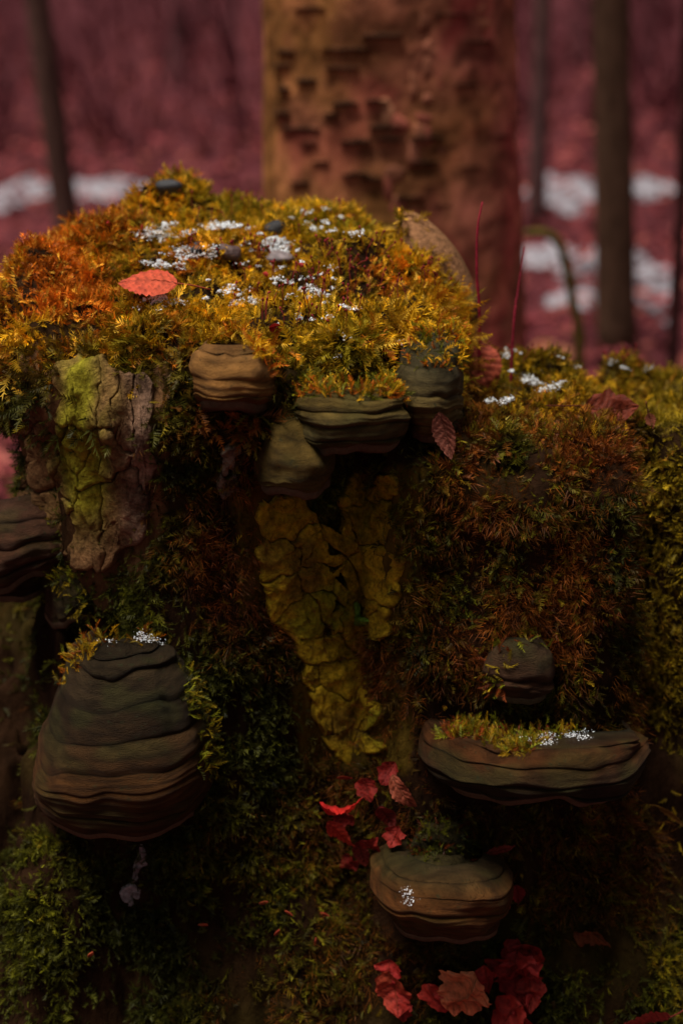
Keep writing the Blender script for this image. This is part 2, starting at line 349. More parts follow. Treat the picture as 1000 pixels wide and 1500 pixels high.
# ------------------------------------------------------------------ bracket fungi
FUNGI = []
def bracket(label, prof, cols, bands, yaw=0, wall=None, amp=.004, pore=(.10, .07, .04), emb=.07, wave=.006, power=2.3, seed=1, droop=.72, underd=.35, group=None, gain=1.0):
    """prof: (row, left, right, projection) from the top of the cap to its rim, rows read at the cap's front line;
    the wall distance comes from the stump behind the cap"""
    prof = np.array(prof, float); H_ = prof[-1, 0] - prof[0, 0]; w_ = prof[-1, 2] - prof[-1, 1]; e_ = prof[-1].copy(); prof[-1, 0] -= .1 * H_
    prof = np.vstack([prof, [e_[0], e_[1] + .07 * w_, e_[2] - .07 * w_, e_[3] * .9]]); pm = prof[len(prof) // 2]
    if wall is None:
        hx = np.linspace(pm[1], pm[2], 7)[1:-1]; hp = hit(hx, np.full(5, prof[:, 0].mean()), False); wall = float(np.nanmedian(hp[:, 1]))
    T = np.linspace(0, 1, len(prof)); nb = sum(b_ for b_ in [1] * bands)
    sub = 13; nt_ = bands * sub + 1; tt = np.linspace(0, 1, nt_); p = np.stack([np.interp(tt, T, prof[:, i]) for i in range(4)], -1)
    for _ in range(3): p[1:-1] = (p[:-2] + 2 * p[1:-1] + p[2:]) / 4
    Y = wall - p[:, 3]; C = at_y((p[:, 1] + p[:, 2]) / 2, p[:, 0], Y); hw = (p[:, 2] - p[:, 1]) / 2 * depth(C) / FPX
    na = 61; ph = np.linspace(-1.75, 1.75, na)
    sx = np.sign(np.sin(ph)) * np.abs(np.sin(ph)) ** (2 / power); cx = np.sign(np.cos(ph)) * np.abs(np.cos(ph)) ** (2 / power)
    bedge = np.sort(np.concatenate([[0, 1], (np.arange(1, bands) + rng.uniform(-.36, .36, bands - 1)) / bands]))
    # bands of uneven height
    tb = np.interp(tt, np.linspace(0, 1, bands + 1), bedge)
    p2 = np.stack([np.interp(tb, tt, p[:, i]) for i in range(4)], -1); Y = wall - p2[:, 3]
    C = at_y((p2[:, 1] + p2[:, 2]) / 2, p2[:, 0], Y); hw = (p2[:, 2] - p2[:, 1]) / 2 * depth(C) / FPX; pr = p2[:, 3]
    s = (np.arange(nt_) % sub) / sub; hump = (1 - np.abs(2 * s - 1) ** 3.5); hump[-1] = 0
    bi = np.minimum(np.arange(nt_) // sub, bands - 1); bamp = rng.uniform(.45, 1.5, bands)[bi]
    X = np.zeros((nt_, na, 3))
    o = np.array([C[0, 0], wall, 0.])
    X[..., 0] = (C[:, 0] - o[0])[:, None] + hw[:, None] * sx[None]
    X[..., 1] = -(pr[:, None] * np.maximum(cx, 0)[None]) + np.where(cx < 0, -cx, 0)[None] * emb
    X[..., 2] = C[:, 2:3]
    q = np.stack([np.broadcast_to(ph[None], (nt_, na)) * 1.1, np.broadcast_to(tt[:, None] * 3, (nt_, na)), np.full((nt_, na), seed * 3.7)], -1)
    rad = np.stack([np.broadcast_to(np.sin(ph), (nt_, na)), -np.broadcast_to(np.cos(ph), (nt_, na)), np.full((nt_, na), .25)], -1)
    lump = vn(q, 1.4, 31) * wave + vn(q, (5, 2.0, 1), 32) * wave * .35
    side = .25 + .75 * np.maximum(np.cos(ph), 0) ** .6
    off = .0004 * np.sin(tt * bands * 2 * np.pi * 2.6 + 2 * vn(q, (1.5, 1, 1), 39).mean())[:, None] * side[None] + amp * .62 * hump[:, None] * bamp[:, None] * side[None] * (1 + .6 * vn(q, (2.2, 1, 1), 33)) + lump
    X += rad * off[..., None]
    X[..., 2] += ((vn(q, (1.6, .8, 1), 34) * 1.3 + .55 * vn(q, (3.4, 2.2, 1), 38)) * wave) * sstep(0, .3, tt)[:, None] 
    al = (CAMZ - C[:, 2]) / C[:, 1]
    X[..., 2] -= droop * (al * pr)[:, None] * (1 - np.maximum(cx, 0))[None] 
    ya = math.radians(yaw); R = np.array([[math.cos(ya), math.sin(ya), 0], [-math.sin(ya), math.cos(ya), 0], [0, 0, 1]])
    X = X @ R + o                                      # positive yaw turns the face towards the left
    root = empty('bracket_fungus', (o[0], wall, float(C[-1, 2])), label, 'fungus', group)
    cols = np.array(cols, float); cc = np.stack([np.interp(tb, np.linspace(0, 1, len(cols)), cols[:, i]) for i in range(3)], -1)
    cc = cc * gain * np.array([.40, .31, .18]) * rng.uniform(.75, 1.25, bands)[bi][:, None]
    Cc = cc[:, None, :] * (1 + .35 * vn(X, (60, 60, 200), 35) + .25 * vn(X, 25, 36))[..., None]
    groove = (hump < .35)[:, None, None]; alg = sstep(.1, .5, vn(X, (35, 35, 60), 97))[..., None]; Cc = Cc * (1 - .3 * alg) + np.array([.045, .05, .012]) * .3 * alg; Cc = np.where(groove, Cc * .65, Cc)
    for k in range(bands):
        sl_ = slice(k * sub, (k + 1) * sub + 1); n_ = X[sl_].shape[0]
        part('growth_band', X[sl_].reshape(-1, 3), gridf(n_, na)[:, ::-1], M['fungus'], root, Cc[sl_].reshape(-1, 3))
    # rounded lip and pore surface below the rim
    rim = X[-1]; ctr = np.array([o[0], wall + emb * .5, rim[:, 2].mean() - .012]); rows = [rim]
    H = float(C[0, 2] - C[-1, 2])
    for f_, dz in ((.985, -.006), (.93, -.0085), (.8, -.006 - .02 * underd), (.5, -.004 - .05 * underd), (.1, -.06 * underd)):
        r_ = ctr + (rim - ctr) * f_; r_[:, 2] = rim[:, 2] + dz; rows.append(r_)
    U = np.array(rows); part('pore_surface', U.reshape(-1, 3), gridf(len(rows), na)[:, ::-1], M['pore'], root, np.array(pore) * (1 + .2 * vn(U.reshape(-1, 3), 80, 37))[:, None])
    FUNGI.append((root, X, prof)); return root, X
B1 = [(.48, .28, .14), (.62, .37, .17), (.62, .36, .15), (.48, .27, .10)]
OL = [(.15, .13, .06), (.22, .18, .07), (.19, .18, .10), (.20, .165, .05)]
f1 = bracket('small tan hoof-shaped bracket under the stump\'s top moss, apart from the olive ones', [(505, 302, 372, .014), (525, 280, 390, .04), (552, 270, 399, .054), (592, 274, 398, .056)], B1, 4, wave=.003, amp=.006, seed=1, power=2.0)
f4 = bracket('olive brown bracket tucked below and behind the wide ridged one', [(606, 398, 440, .02), (635, 376, 470, .045), (675, 366, 490, .066), (714, 370, 488, .066)], [(.2, .16, .06), (.27, .21, .08), (.2, .18, .07)], 3, amp=.002, seed=2, wave=.004, power=2.0)
f3 = bracket('olive bracket beside the red leaf, its top dark and covered with moss', [(482, 610, 662, .02), (510, 594, 678, .055), (556, 578, 686, .085), (598, 576, 690, .096), (634, 586, 686, .092)], [(.09, .09, .08), (.12, .12, .09), (.24, .2, .09), (.22, .18, .08)], 6, amp=.005, seed=3, wave=.004, power=2.05, gain=1.25)
f2 = bracket('wide olive bracket with deep ridges at the middle of its cluster', [(562, 450, 560, .03), (588, 434, 590, .065), (620, 428, 600, .08), (655, 432, 600, .08)], OL, 5, amp=.006, seed=4, wave=.004, power=2.1)
f6 = bracket('largest bracket, a tall dark cone of many stacked ridges', [(936, 128, 204, .03), (985, 84, 238, .07), (1040, 52, 262, .096), (1105, 20, 280, .116), (1165, -4, 290, .128), (1222, 6, 284, .122)],
             [(.085, .07, .055), (.10, .08, .06), (.10, .08, .06), (.15, .09, .05), (.23, .115, .045), (.19, .11, .05), (.21, .11, .045)], 9, yaw=10, amp=.0055, wave=.007, seed=5, droop=.5, gain=.74)
f5a = bracket('purplish brown layered bracket on the stump\'s left flank', [(728, -30, 50, .03), (760, -70, 84, .055), (800, -90, 104, .07), (848, -80, 108, .07)], [(.16, .09, .085), (.22, .12, .10), (.2, .1, .08)], 4, yaw=40, amp=.006, wave=.007, seed=6, wall=1.235)
f5b = bracket('small rounded brown bracket peeking out above the purplish layered one', [(714, 40, 86, .015), (732, 30, 98, .03), (752, 28, 100, .03)], [(.2, .13, .08), (.22, .14, .09)], 2, yaw=30, amp=.002, wave=.004, seed=7, wall=1.225)
f5c = bracket('dark rounded bracket hanging under the purplish layered one', [(812, -40, 40, .035), (840, -50, 52, .055), (872, -48, 50, .05)], [(.12, .07, .055), (.11, .07, .05)], 2, yaw=40, amp=.004, wave=.004, seed=8, wall=1.24)
f5d = bracket('moss-edged dark bracket between the purplish one and the largest cone', [(830, 66, 120, .02), (866, 50, 134, .045), (905, 52, 136, .045)], [(.09, .08, .035), (.10, .085, .035)], 2, yaw=30, amp=.002, wave=.004, seed=9, wall=1.2)
f7 = bracket('small reddish brown two-banded bracket in rusty moss above the widest bracket', [(934, 742, 792, .02), (962, 722, 812, .038), (990, 716, 816, .045), (1020, 720, 814, .044)], [(.10, .085, .07), (.17, .10, .08), (.2, .11, .085)], 2, amp=.005, seed=10, wave=.003)
f8 = bracket('widest bracket, a flat wavy shelf with frost on its moss', [(1072, 690, 930, .03), (1094, 648, 962, .085), (1122, 624, 984, .118), (1142, 624, 988, .124), (1172, 645, 965, .116)], [(.08, .08, .06), (.32, .14, .065), (.13, .11, .085), (.12, .11, .09)], 5, amp=.0065, wave=.008, seed=11, power=2.15, yaw=-3, droop=.6, gain=.66)
f10 = bracket('mossy dark knob of a bracket above the orange-brown one', [(1204, 625, 672, .012), (1228, 606, 690, .026), (1258, 604, 694, .03)], [(.09, .085, .045), (.08, .075, .04)], 2, amp=.003, wave=.006, seed=12)
f11 = bracket('flat dark bracket resting against the top of the orange-brown one', [(1252, 618, 684, .03), (1272, 600, 704, .05), (1296, 598, 706, .056)], [(.10, .095, .05), (.09, .08, .04)], 2, amp=.003, wave=.006, seed=13)
f9 = bracket('orange-brown bracket with frost on its rim, above the coral crumpled leaves', [(1268, 605, 715, .05), (1292, 570, 750, .085), (1322, 552, 766, .108), (1350, 552, 768, .114), (1378, 566, 756, .108)], [(.10, .085, .06), (.17, .115, .06), (.44, .20, .08), (.36, .17, .07), (.22, .12, .05)], 5, amp=.004, wave=.005, seed=14, droop=.5, gain=.85)
bu, bv = np.meshgrid(np.linspace(0, np.pi, 22), np.linspace(0, 2 * np.pi, 36, endpoint=False), indexing='ij'); bd = np.stack([np.sin(bu) * np.cos(bv), np.sin(bu) * np.sin(bv), np.cos(bu)], -1)
BV = bd * np.array([.036, .06, .058]) * (1 + .12 * vn(bd, 1.5, 81))[..., None]; BV[..., 0] -= .45 * BV[..., 2]; BV = (BV + at_y(634, 402, 1.42)).reshape(-1, 3)
part('pale_burl', BV, gridf(22, 36, True), M['bark'], stump, np.array([.27, .13, .06]) * (1 + .3 * vn(BV, 40, 82))[:, None], sub=wood)['label'] = 'smooth pale tan burl at the far rim'

# ------------------------------------------------------------------ moss
def shoot_template(nodes, length, lw, ll, droop, spread, seed, thin=1.0):
    r = np.random.default_rng(seed); V, F, tpos = [], [], []
    for i in range(nodes):
        s = (i + .3) / nodes; z = s * length; y = droop * length * s * s
        k = (.55 + .9 * math.sin(math.pi * min(s * .9 + .12, 1))) * ll
        for sd in (-1, 1):
            a = spread * (1 - .35 * s) + r.normal(0, .12); tw = r.normal(0, .5)
            d = np.array([sd * math.sin(a), math.sin(tw) * .5, math.cos(a)]); w = np.array([0, math.cos(tw), .0]) * lw * .5 + np.array([0, 0, lw * .5])
            b0 = np.array([0, y, z]); n = len(V)
            V += [b0 - w * .6, b0 + w * .6, b0 + d * k]; F.append((n, n + 1, n + 2)); tpos += [s * .8, s * .8, min(s + .25, 1)]
    n = len(V); V += [(0, droop * length * .8, length * .88), (lw * .5, droop * length * .8, length * .9), (0, droop * length * 1.15, length * 1.12)]; F.append((n, n + 1, n + 2)); tpos += [.85, .85, 1]
    n = len(V); V += [(-lw * .18, 0, -length * .15), (lw * .18, 0, -length * .15), (0, droop * length * .7, length * .85)]; F.append((n, n + 1, n + 2)); tpos += [0, 0, .8]
    return np.array(V, float), np.array(F), np.array(tpos)
T_FEATHER = [shoot_template(11, 1.0, .10, .25, dr, .85, 50 + i) for i, dr in enumerate((.15, .3, .45, .6))]
T_STAR = [shoot_template(5, .8, .16, .36, dr, .95, 60 + i) for i, dr in enumerate((0, .15, .3))]
T_HAIR = [shoot_template(5, 1.1, .05, .5, dr, .5, 70 + i) for i, dr in enumerate((.2, .5, .8, -.3))]
TRI = 0
def moss(name, label, P, D, S, C, temps, group=None):
    """P roots, D growth direction, S length in metres, C colour per shoot"""
    global TRI
    n = len(P); Vs, Fs, Cs, o = [], [], [], 0; pick = rng.integers(0, len(temps), n); roll = rng.random(n) * 2 * np.pi
    x, y, z = frame(D); c, s = np.cos(roll)[:, None], np.sin(roll)[:, None]; x, y = x * c + y * s, -x * s + y * c
    for k, (V, F, tp) in enumerate(temps):
        m = pick == k
        if not m.any(): continue
        W_ = P[m][:, None] + S[m][:, None, None] * (V[None, :, 0:1] * x[m][:, None] + V[None, :, 1:2] * y[m][:, None] + V[None, :, 2:3] * z[m][:, None])
        Vs.append(W_.reshape(-1, 3)); nn = m.sum()
        Fs.append((F[None] + (np.arange(nn) * len(V))[:, None, None]).reshape(-1, 3) + o); o += nn * len(V)
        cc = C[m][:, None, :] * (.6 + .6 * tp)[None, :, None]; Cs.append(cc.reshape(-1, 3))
    F = np.vstack(Fs); TRI += len(F)
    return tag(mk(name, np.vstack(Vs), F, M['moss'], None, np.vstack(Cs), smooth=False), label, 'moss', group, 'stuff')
# area-weighted roots on the stump
tri = np.vstack([SF[:, :3], SF[:, [0, 2, 3]]]); A, B, Cq = SV[tri[:, 0]], SV[tri[:, 1]], SV[tri[:, 2]]
ar = np.linalg.norm(np.cross(B - A, Cq - A), axis=1) / 2; ctr = (A + B + Cq) / 3; nn = SNRM[tri[:, 0]]
px_, py_ = project(ctr)
facing = np.einsum('ij,ij->i', nn, (CAMP - ctr)) / np.linalg.norm(CAMP - ctr, axis=1)
wgt = ar * np.where(facing > -.15, 1.0, np.where(nn[:, 2] > .3, .8, .12)) * (ctr[:, 2] > .03)
wgt *= np.where((px_ > -160) & (px_ < 1160) & (py_ < 1620), 1.0, .2)
bare = np.zeros(len(ctr), bool)
for poly in PLATE_POLYS: bare |= inpoly(px_, py_, poly)
bare |= inpoly(px_, py_, [(20, 590), (70, 575), (110, 525), (240, 575), (236, 800), (150, 860), (60, 760), (20, 700)])
wgt *= np.where(bare & (facing > 0), .06 + .5 * sstep(.1, .6, vn(ctr, 26, 103)), 1)
for rt, X, prof in FUNGI:
    pol = [(p[1], p[0]) for p in prof] + [(p[2], p[0]) for p in prof[::-1]]
    wgt *= np.where(inpoly(px_, py_, pol) & (facing > .0), .03, 1)
wgt *= np.where(inpoly(px_, py_, [(-200, 880), (130, 880), (60, 980), (40, 1250), (-200, 1280)]), .08, 1)
under = inpoly(px_, py_, [(400, 600), (600, 620), (600, 690), (510, 690), (440, 720), (400, 715)]); wgt *= np.where(under & (facing > 0), .15, 1)
NS = 105000
cdf = np.cumsum(wgt); pick = np.searchsorted(cdf, rng.random(NS) * cdf[-1]); u, v = rng.random(NS), rng.random(NS); fl_ = u + v > 1; u[fl_], v[fl_] = 1 - u[fl_], 1 - v[fl_]
MP = A[pick] + (B[pick] - A[pick]) * u[:, None] + (Cq[pick] - A[pick]) * v[:, None]; MN = nn[pick]; mx_, my_ = project(MP)
# moss grows in tufts of varying height and stands thin in places
tuft = vn(MP, 38, 41); lowt = sstep(.62, .5, MP[:, 2]) * vn(MP, 15, 77); keep = rng.random(NS) < (1 + np.minimum(1.9 * lowt, 0)).clip(.08, 1) * np.clip(.9 + 1.3 * tuft, np.where(MP[:, 2] > .5, .4, .2), 1)
MP, MN, mx_, my_, tuft = MP[keep], MN[keep], mx_[keep], my_[keep], tuft[keep]
GOLD, ORANGE, GREEN, DARK, RUST, OLIVE = map(np.array, ([.60, .325, .010], [.48, .12, .007], [.15, .145, .007], [.034, .035, .005], [.16, .032, .006], [.24, .16, .008]))  # DARK: dark green moss, its tone lowered to paint in shade
def colour(P, px, py):
    n = len(P); a = vn(P, 24, 42) + .35 * vn(P, 80, 43) + rng.normal(0, .22, n); bq = vn(P, 11, 44) + rng.normal(0, .2, n)
    w = {}
    top = sstep(600, 430, py) * (P[:, 2] > .70) * (1 - .6 * sstep(690, 760, px) * sstep(430, 560, py)); left = sstep(330, 100, px)
    w_gold = top * np.clip(.75 + .8 * a - .75 * left, 0, 1); w_or = top * np.clip(.1 - .6 * a + .75 * left, .03, 1); w_gr = top * np.clip(.32 - 1.2 * bq, 0, 1) * (1 - .5 * left)
    low = 1 - top; rustm = np.exp(-((px - 800) / 190) ** 2) * sstep(1100, 900, py) + .75 * np.exp(-((px - 340) / 75) ** 2) * sstep(980, 900, py)
    ledge = np.exp(-((px - 820) / 160) ** 2) * np.exp(-((py - 575) / 55) ** 2)
    rust = low * np.clip(rustm * (.75 + .9 * a), 0, 1); gl = low * ledge * 1.2
    gr = low * np.clip(.45 + .7 * bq, .02, 1) * .35; dk = low * .55; rust = np.maximum(rust, low * np.clip(.7 * vn(P, 9, 78), 0, .4)); ol = low * np.clip(.12 + .5 * a, 0, 1) * (.35 + .8 * sstep(920, 980, px))
    Wt = np.stack([w_gold + .6 * gl, w_or, w_gr + gr + .2 * gl, dk * (1 - .6 * np.clip(rust, 0, 1)), rust, ol + .5 * gl + 1.5 * low * sstep(915, 960, px) * sstep(1250, 1050, py)], -1) ** 1.6 + 1e-4  # olive moss, weighted up at right as painted light where the ledge shades
    Wt /= Wt.sum(1, keepdims=True)
    # each shoot is mostly of one kind
    kk = (np.cumsum(Wt, 1) < rng.random(n)[:, None]).sum(1).clip(0, 5); base = np.stack([GOLD, ORANGE, GREEN, DARK, RUST, OLIVE])
    c = .5 * base[kk] + .5 * Wt @ base
    tipb = (rng.random(n) < .14 * top)[:, None]; c = np.where(tipb, .4 * c + .6 * np.array([.9, .55, .06]), c)  # pale yellow shoots paint sunlit highlights into the top moss colour
    c = c * (1 + .45 * vn(P, 30, 79))[:, None]
    return c * np.exp(rng.normal(0, .36, n))[:, None], kk
MC, KK = colour(MP, mx_, my_)
up = MN[:, 2]; rt = rng.normal(0, 1, MP.shape); rt -= MN * np.einsum('ij,ij->i', rt, MN)[:, None]
D = MN * .55 + rt * .55 + np.where(up[:, None] > .5, np.array([0, -.12, .15]), np.array([0, -.1, -.22]))
L = rng.uniform(.008, .0155, len(MP)) * (1 + .45 * np.clip(tuft, -1, 1))
topm = (MP[:, 2] > .73) & (my_ < 640) & ~((mx_ > 690) & (my_ > 560)); ledm = (mx_ > 660) & (my_ > 440) & (my_ < 700) & (MP[:, 2] > .66) & (MP[:, 2] < .83)
topm &= ~ledm; rustz = ~topm & ~ledm & (KK == 4); rest = ~topm & ~ledm & ~rustz
rimm = topm & (up < .55)
L = np.where(rimm, L * 1.45, L); D = np.where(rimm[:, None], D + np.array([0, -.15, -.25]), D); L = np.where(rustz, L * 1.15, L)
MP = MP - MN * .0015
leftz = rest & (mx_ < 330) & (my_ < 1000); right = rest & (mx_ > 925)
lowz = rest & ~leftz & ~right & (my_ > 1130); midz = rest & ~leftz & ~right & ~lowz
def zone(m, name, label, temps): return moss(name, label, MP[m], D[m], L[m], MC[m], temps)
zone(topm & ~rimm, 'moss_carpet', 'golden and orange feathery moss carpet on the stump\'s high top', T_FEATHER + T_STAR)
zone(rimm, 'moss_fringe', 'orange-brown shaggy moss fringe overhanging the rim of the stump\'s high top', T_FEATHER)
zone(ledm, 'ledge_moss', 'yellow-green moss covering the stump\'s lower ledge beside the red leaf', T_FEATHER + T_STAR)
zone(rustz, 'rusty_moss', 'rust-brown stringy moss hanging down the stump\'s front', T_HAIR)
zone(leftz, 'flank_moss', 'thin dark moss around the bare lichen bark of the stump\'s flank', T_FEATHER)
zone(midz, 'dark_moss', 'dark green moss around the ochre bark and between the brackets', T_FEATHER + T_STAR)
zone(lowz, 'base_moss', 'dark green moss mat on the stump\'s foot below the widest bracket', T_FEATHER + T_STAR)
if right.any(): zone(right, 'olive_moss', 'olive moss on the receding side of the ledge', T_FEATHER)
# moss growing on brackets: roots read inside an outline on the cap
T_FROND = [shoot_template(15, 1.0, .075, .19, dr, .95, 80 + i) for i, dr in enumerate((.35, .55, .75))]
ii = np.nonzero((MP[:, 2] > .74) & (mx_ > -40) & (mx_ < 690) & (my_ > 440) & (my_ < 600) & (up < .75))[0]; ii = ii[rng.integers(0, len(ii), 520)]
moss('moss_fronds', 'long feathery fronds drooping from the golden moss over the brackets below it', MP[ii], MN[ii] * .7 + rng.normal(0, .45, (len(ii), 3)) + (0, -.25, -.25), rng.uniform(.018, .034, len(ii)), MC[ii] * .9, T_FROND)
def cap_moss(f, poly, n, cols, label, lmin=.007, lmax=.013):
    X = f[1]; g0 = X.reshape(-1, 3); du = np.gradient(X, axis=0); dv = np.gradient(X, axis=1); nr = np.cross(du, dv); nr /= np.linalg.norm(nr, axis=-1, keepdims=True) + 1e-9
    c = X.mean((0, 1)) + np.array([0, .05, 0]); sgn = np.sign(np.einsum('ijk,ijk->ij', nr, X - c)); nr = (nr * sgn[..., None]).reshape(-1, 3)
    x, y = project(g0); ok = np.nonzero(inpoly(x, y, poly) & (nr @ np.array([0, -.9, .45]) > -.2))[0]
    if not len(ok): print('no cap moss', label); return
    i = ok[rng.integers(0, len(ok), n)]; P = g0[i] + rng.normal(0, .002, (n, 3)); Nn = nr[i]
    cc = np.array(cols)[rng.integers(0, len(cols), n)] * np.exp(rng.normal(0, .3, n))[:, None]
    moss('bracket_moss', label, P - Nn * .002, Nn * .5 + rng.normal(0, .5, (n, 3)) + np.array([0, 0, .12]), rng.uniform(lmin, lmax, n), cc, T_FEATHER)
cap_moss(f8, [(640, 1080), (700, 1040), (860, 1040), (880, 1068), (800, 1082), (770, 1108), (740, 1100), (690, 1082)], 700, [OLIVE, GOLD * .4, GREEN, RUST], 'yellow moss lying on the widest bracket\'s upper side')
cap_moss(f6, [(60, 1000), (150, 920), (270, 915), (255, 940), (150, 945), (110, 985), (85, 1010)], 190, [GOLD * .5, OLIVE, ORANGE * .4], 'golden moss fringe over the upper edge of the largest cone bracket')
cap_moss(f6, [(255, 930), (320, 930), (330, 1130), (285, 1130), (300, 1090), (265, 1020), (270, 990)], 500, [GREEN, DARK, OLIVE], 'green moss creeping over the side of the largest cone bracket')
cap_moss(f3, [(570, 460), (690, 460), (690, 535), (650, 545), (600, 540)], 420, [GOLD, ORANGE, GOLD, GREEN], 'golden moss on top of the olive bracket beside the red leaf')
cap_moss(f2, [(425, 540), (610, 540), (600, 585), (440, 580)], 500, [GOLD * .8, ORANGE, GREEN], 'golden moss on top of the wide ridged olive bracket')
cap_moss(f7, [(700, 920), (830, 920), (820, 945), (735, 960), (740, 1010), (705, 1020)], 130, [OLIVE, GREEN, RUST], 'sparse olive moss on the small two-banded bracket')
cap_moss(f5d, [(60, 830), (150, 820), (150, 910), (100, 890)], 260, [GREEN, OLIVE, DARK], 'green moss on the dark bracket above the largest cone')
cap_moss(f5a, [(60, 750), (120, 740), (120, 840), (95, 800)], 200, [GREEN, OLIVE, DARK], 'green moss at the inner end of the purplish layered bracket')
cap_moss(f10, [(590, 1180), (710, 1180), (710, 1270), (590, 1270)], 420, [DARK, GREEN * .6, DARK, RUST * .6], 'dark moss shrouding the knob above the orange-brown bracket', .006, .011)
cap_moss(f11, [(580, 1240), (640, 1240), (640, 1310), (580, 1310)], 120, [DARK, GREEN * .6], 'dark moss on the flat bracket above the orange-brown one', .006, .011)
cap_moss(f1, [(350, 495), (410, 495), (410, 560), (385, 540)], 120, [ORANGE, GOLD], 'orange moss hanging over the small tan bracket')

# sporophytes: thin stalks with capsules
def sporophytes(label, polys, n, hmin, hmax):
    parts = []; cols = []
    for poly, k in zip(polys, n):
        q = np.array(poly); c = 0
        while c < k:
            x, y = rng.uniform(q[:, 0].min(), q[:, 0].max()), rng.uniform(q[:, 1].min(), q[:, 1].max())
            if not inpoly(np.array(x), np.array(y), poly): continue
            c += 1; P = hit(np.array([x]), np.array([y]))[0]
            if np.isnan(P).any(): continue
            h = rng.uniform(hmin, hmax); tip = P + np.array([rng.normal(0, .005), rng.normal(0, .005), h])
            path = curve([P - (0, 0, .004), (P + tip) / 2 + rng.normal(0, .0015, 3), tip], 5)
            parts.append(tube(path, [.0004] * 5, 4)); cd = rng.normal(0, 1, 3) * .4 + (0, 0, 1); cd /= np.linalg.norm(cd)
            parts.append(tube(np.array([tip - cd * .0004, tip + cd * .001, tip + cd * .0022, tip + cd * .003]), [.0004, .0011, .001, .0002], 5))
    V, F = merge(parts); col = np.array([.22, .02, .022]) * (1 + .3 * vn(V, 60, 45)[:, None])
    tag(mk('moss_sporophyte', V, F, M['twig'], None, col), label, 'moss stalks', None, 'stuff')
sporophytes('thin red moss stalks with capsules on the stump\'s high top', [[(340, 380), (560, 370), (600, 450), (480, 500), (330, 460)], [(120, 300), (500, 300), (600, 380), (300, 400)], [(600, 400), (670, 400), (670, 440), (620, 440)]], [90, 40, 22], .012, .024)
sporophytes('thin red moss stalks with capsules along the ledge\'s back edge', [[(690, 470), (1000, 470), (1000, 545), (720, 545)]], [90], .01, .022)

# frost grains
def frost(label, spots, name='frost'):
    Ps = []
    for x, y, rx, ry, n in spots:
        k = max(n // 9, 2); q = rng.normal(0, .5, (k, 2)); P = hit(x + q[:, 0] * rx, y + q[:, 1] * ry); P = P[~np.isnan(P).any(1)]
        if len(P): P = np.repeat(P, 26, 0); Ps.append(P + rng.normal(0, 1, P.shape) * (.0022, .0022, .0008) * rng.uniform(.4, 1.6, len(P) // 26).repeat(26)[:, None])
    P = np.vstack(Ps); P = P + sgrad(P, .004, False) * (.0085 + .004 * vn(P, 60, 99))[:, None]; n = len(P)
    base = np.array([(1, 0, 0), (-1, 0, 0), (0, 1, 0), (0, -1, 0), (0, 0, 1), (0, 0, -1)], float)
    fc = np.array([(0, 2, 4), (2, 1, 4), (1, 3, 4), (3, 0, 4), (2, 0, 5), (1, 2, 5), (3, 1, 5), (0, 3, 5)])
    ck = rng.random(n) < np.clip(.75 + .6 * vn(P, 110, 75), 0, 1); P = P[ck]; n = len(P)
    V = P[:, None] + (base[None] + rng.normal(0, .3, (n, 6, 3))) * rng.uniform(.0003, .0012, n)[:, None, None]
    tag(mk(name, V.reshape(-1, 3), (fc[None] + (np.arange(n) * 6)[:, None, None]).reshape(-1, 3), M['frost'], smooth=False), label, 'frost', None, 'stuff')
frost('white frost grains sprinkled over the stump\'s high top', [(240, 352, 36, 9, 420), (330, 343, 24, 7, 220), (285, 380, 40, 10, 260), (240, 402, 30, 7, 150), (400, 372, 34, 14, 350), (245, 458, 26, 8, 200), (330, 440, 40, 18, 90), (360, 455, 24, 10, 120), (420, 410, 60, 22, 160), (465, 440, 30, 8, 140), (500, 480, 80, 30, 90), (480, 345, 60, 14, 120), (560, 520, 60, 14, 30), (470, 325, 40, 6, 60)])
frost('white frost grains on the lower ledge beside the red leaf', [(765, 563, 26, 14, 160), (800, 580, 30, 6, 90), (730, 525, 20, 8, 120), (820, 545, 60, 20, 70), (930, 548, 40, 12, 60), (730, 600, 16, 8, 60)])
def frost_on(f, label, poly, n):
    g0 = f[1].reshape(-1, 3); x, y = project(g0); ok = np.nonzero(inpoly(x, y, poly))[0]
    if not len(ok): print('none', label); return
    P = np.repeat(g0[ok[rng.integers(0, len(ok), max(n // 11, 3))]], 22, 0); n = len(P); P = P + rng.normal(0, 1, (n, 3)) * (.0032, .002, .0012) + (0, -.0015, .002)
    base = np.array([(1, 0, 0), (-1, 0, 0), (0, 1, 0), (0, -1, 0), (0, 0, 1), (0, 0, -1)], float); fc = np.array([(0, 2, 4), (2, 1, 4), (1, 3, 4), (3, 0, 4), (2, 0, 5), (1, 2, 5), (3, 1, 5), (0, 3, 5)])
    V = P[:, None] + (base[None] + rng.normal(0, .25, (n, 6, 3))) * rng.uniform(.0002, .0007, n)[:, None, None]
    tag(mk('frost', V.reshape(-1, 3), (fc[None] + (np.arange(n) * 6)[:, None, None]).reshape(-1, 3), M['frost'], smooth=False), label, 'frost', None, 'stuff')
frost_on(f9, 'white frost on the rim of the orange-brown bracket', [(575, 1318), (600, 1300), (640, 1322), (615, 1326), (590, 1322)], 45)
frost_on(f8, 'white frost specks on the widest bracket\'s moss', [(740, 1085), (800, 1068), (880, 1066), (850, 1085), (790, 1092)], 170)
frost_on(f6, 'white frost at the top of the largest cone bracket', [(150, 930), (250, 925), (250, 942), (150, 948)], 170)

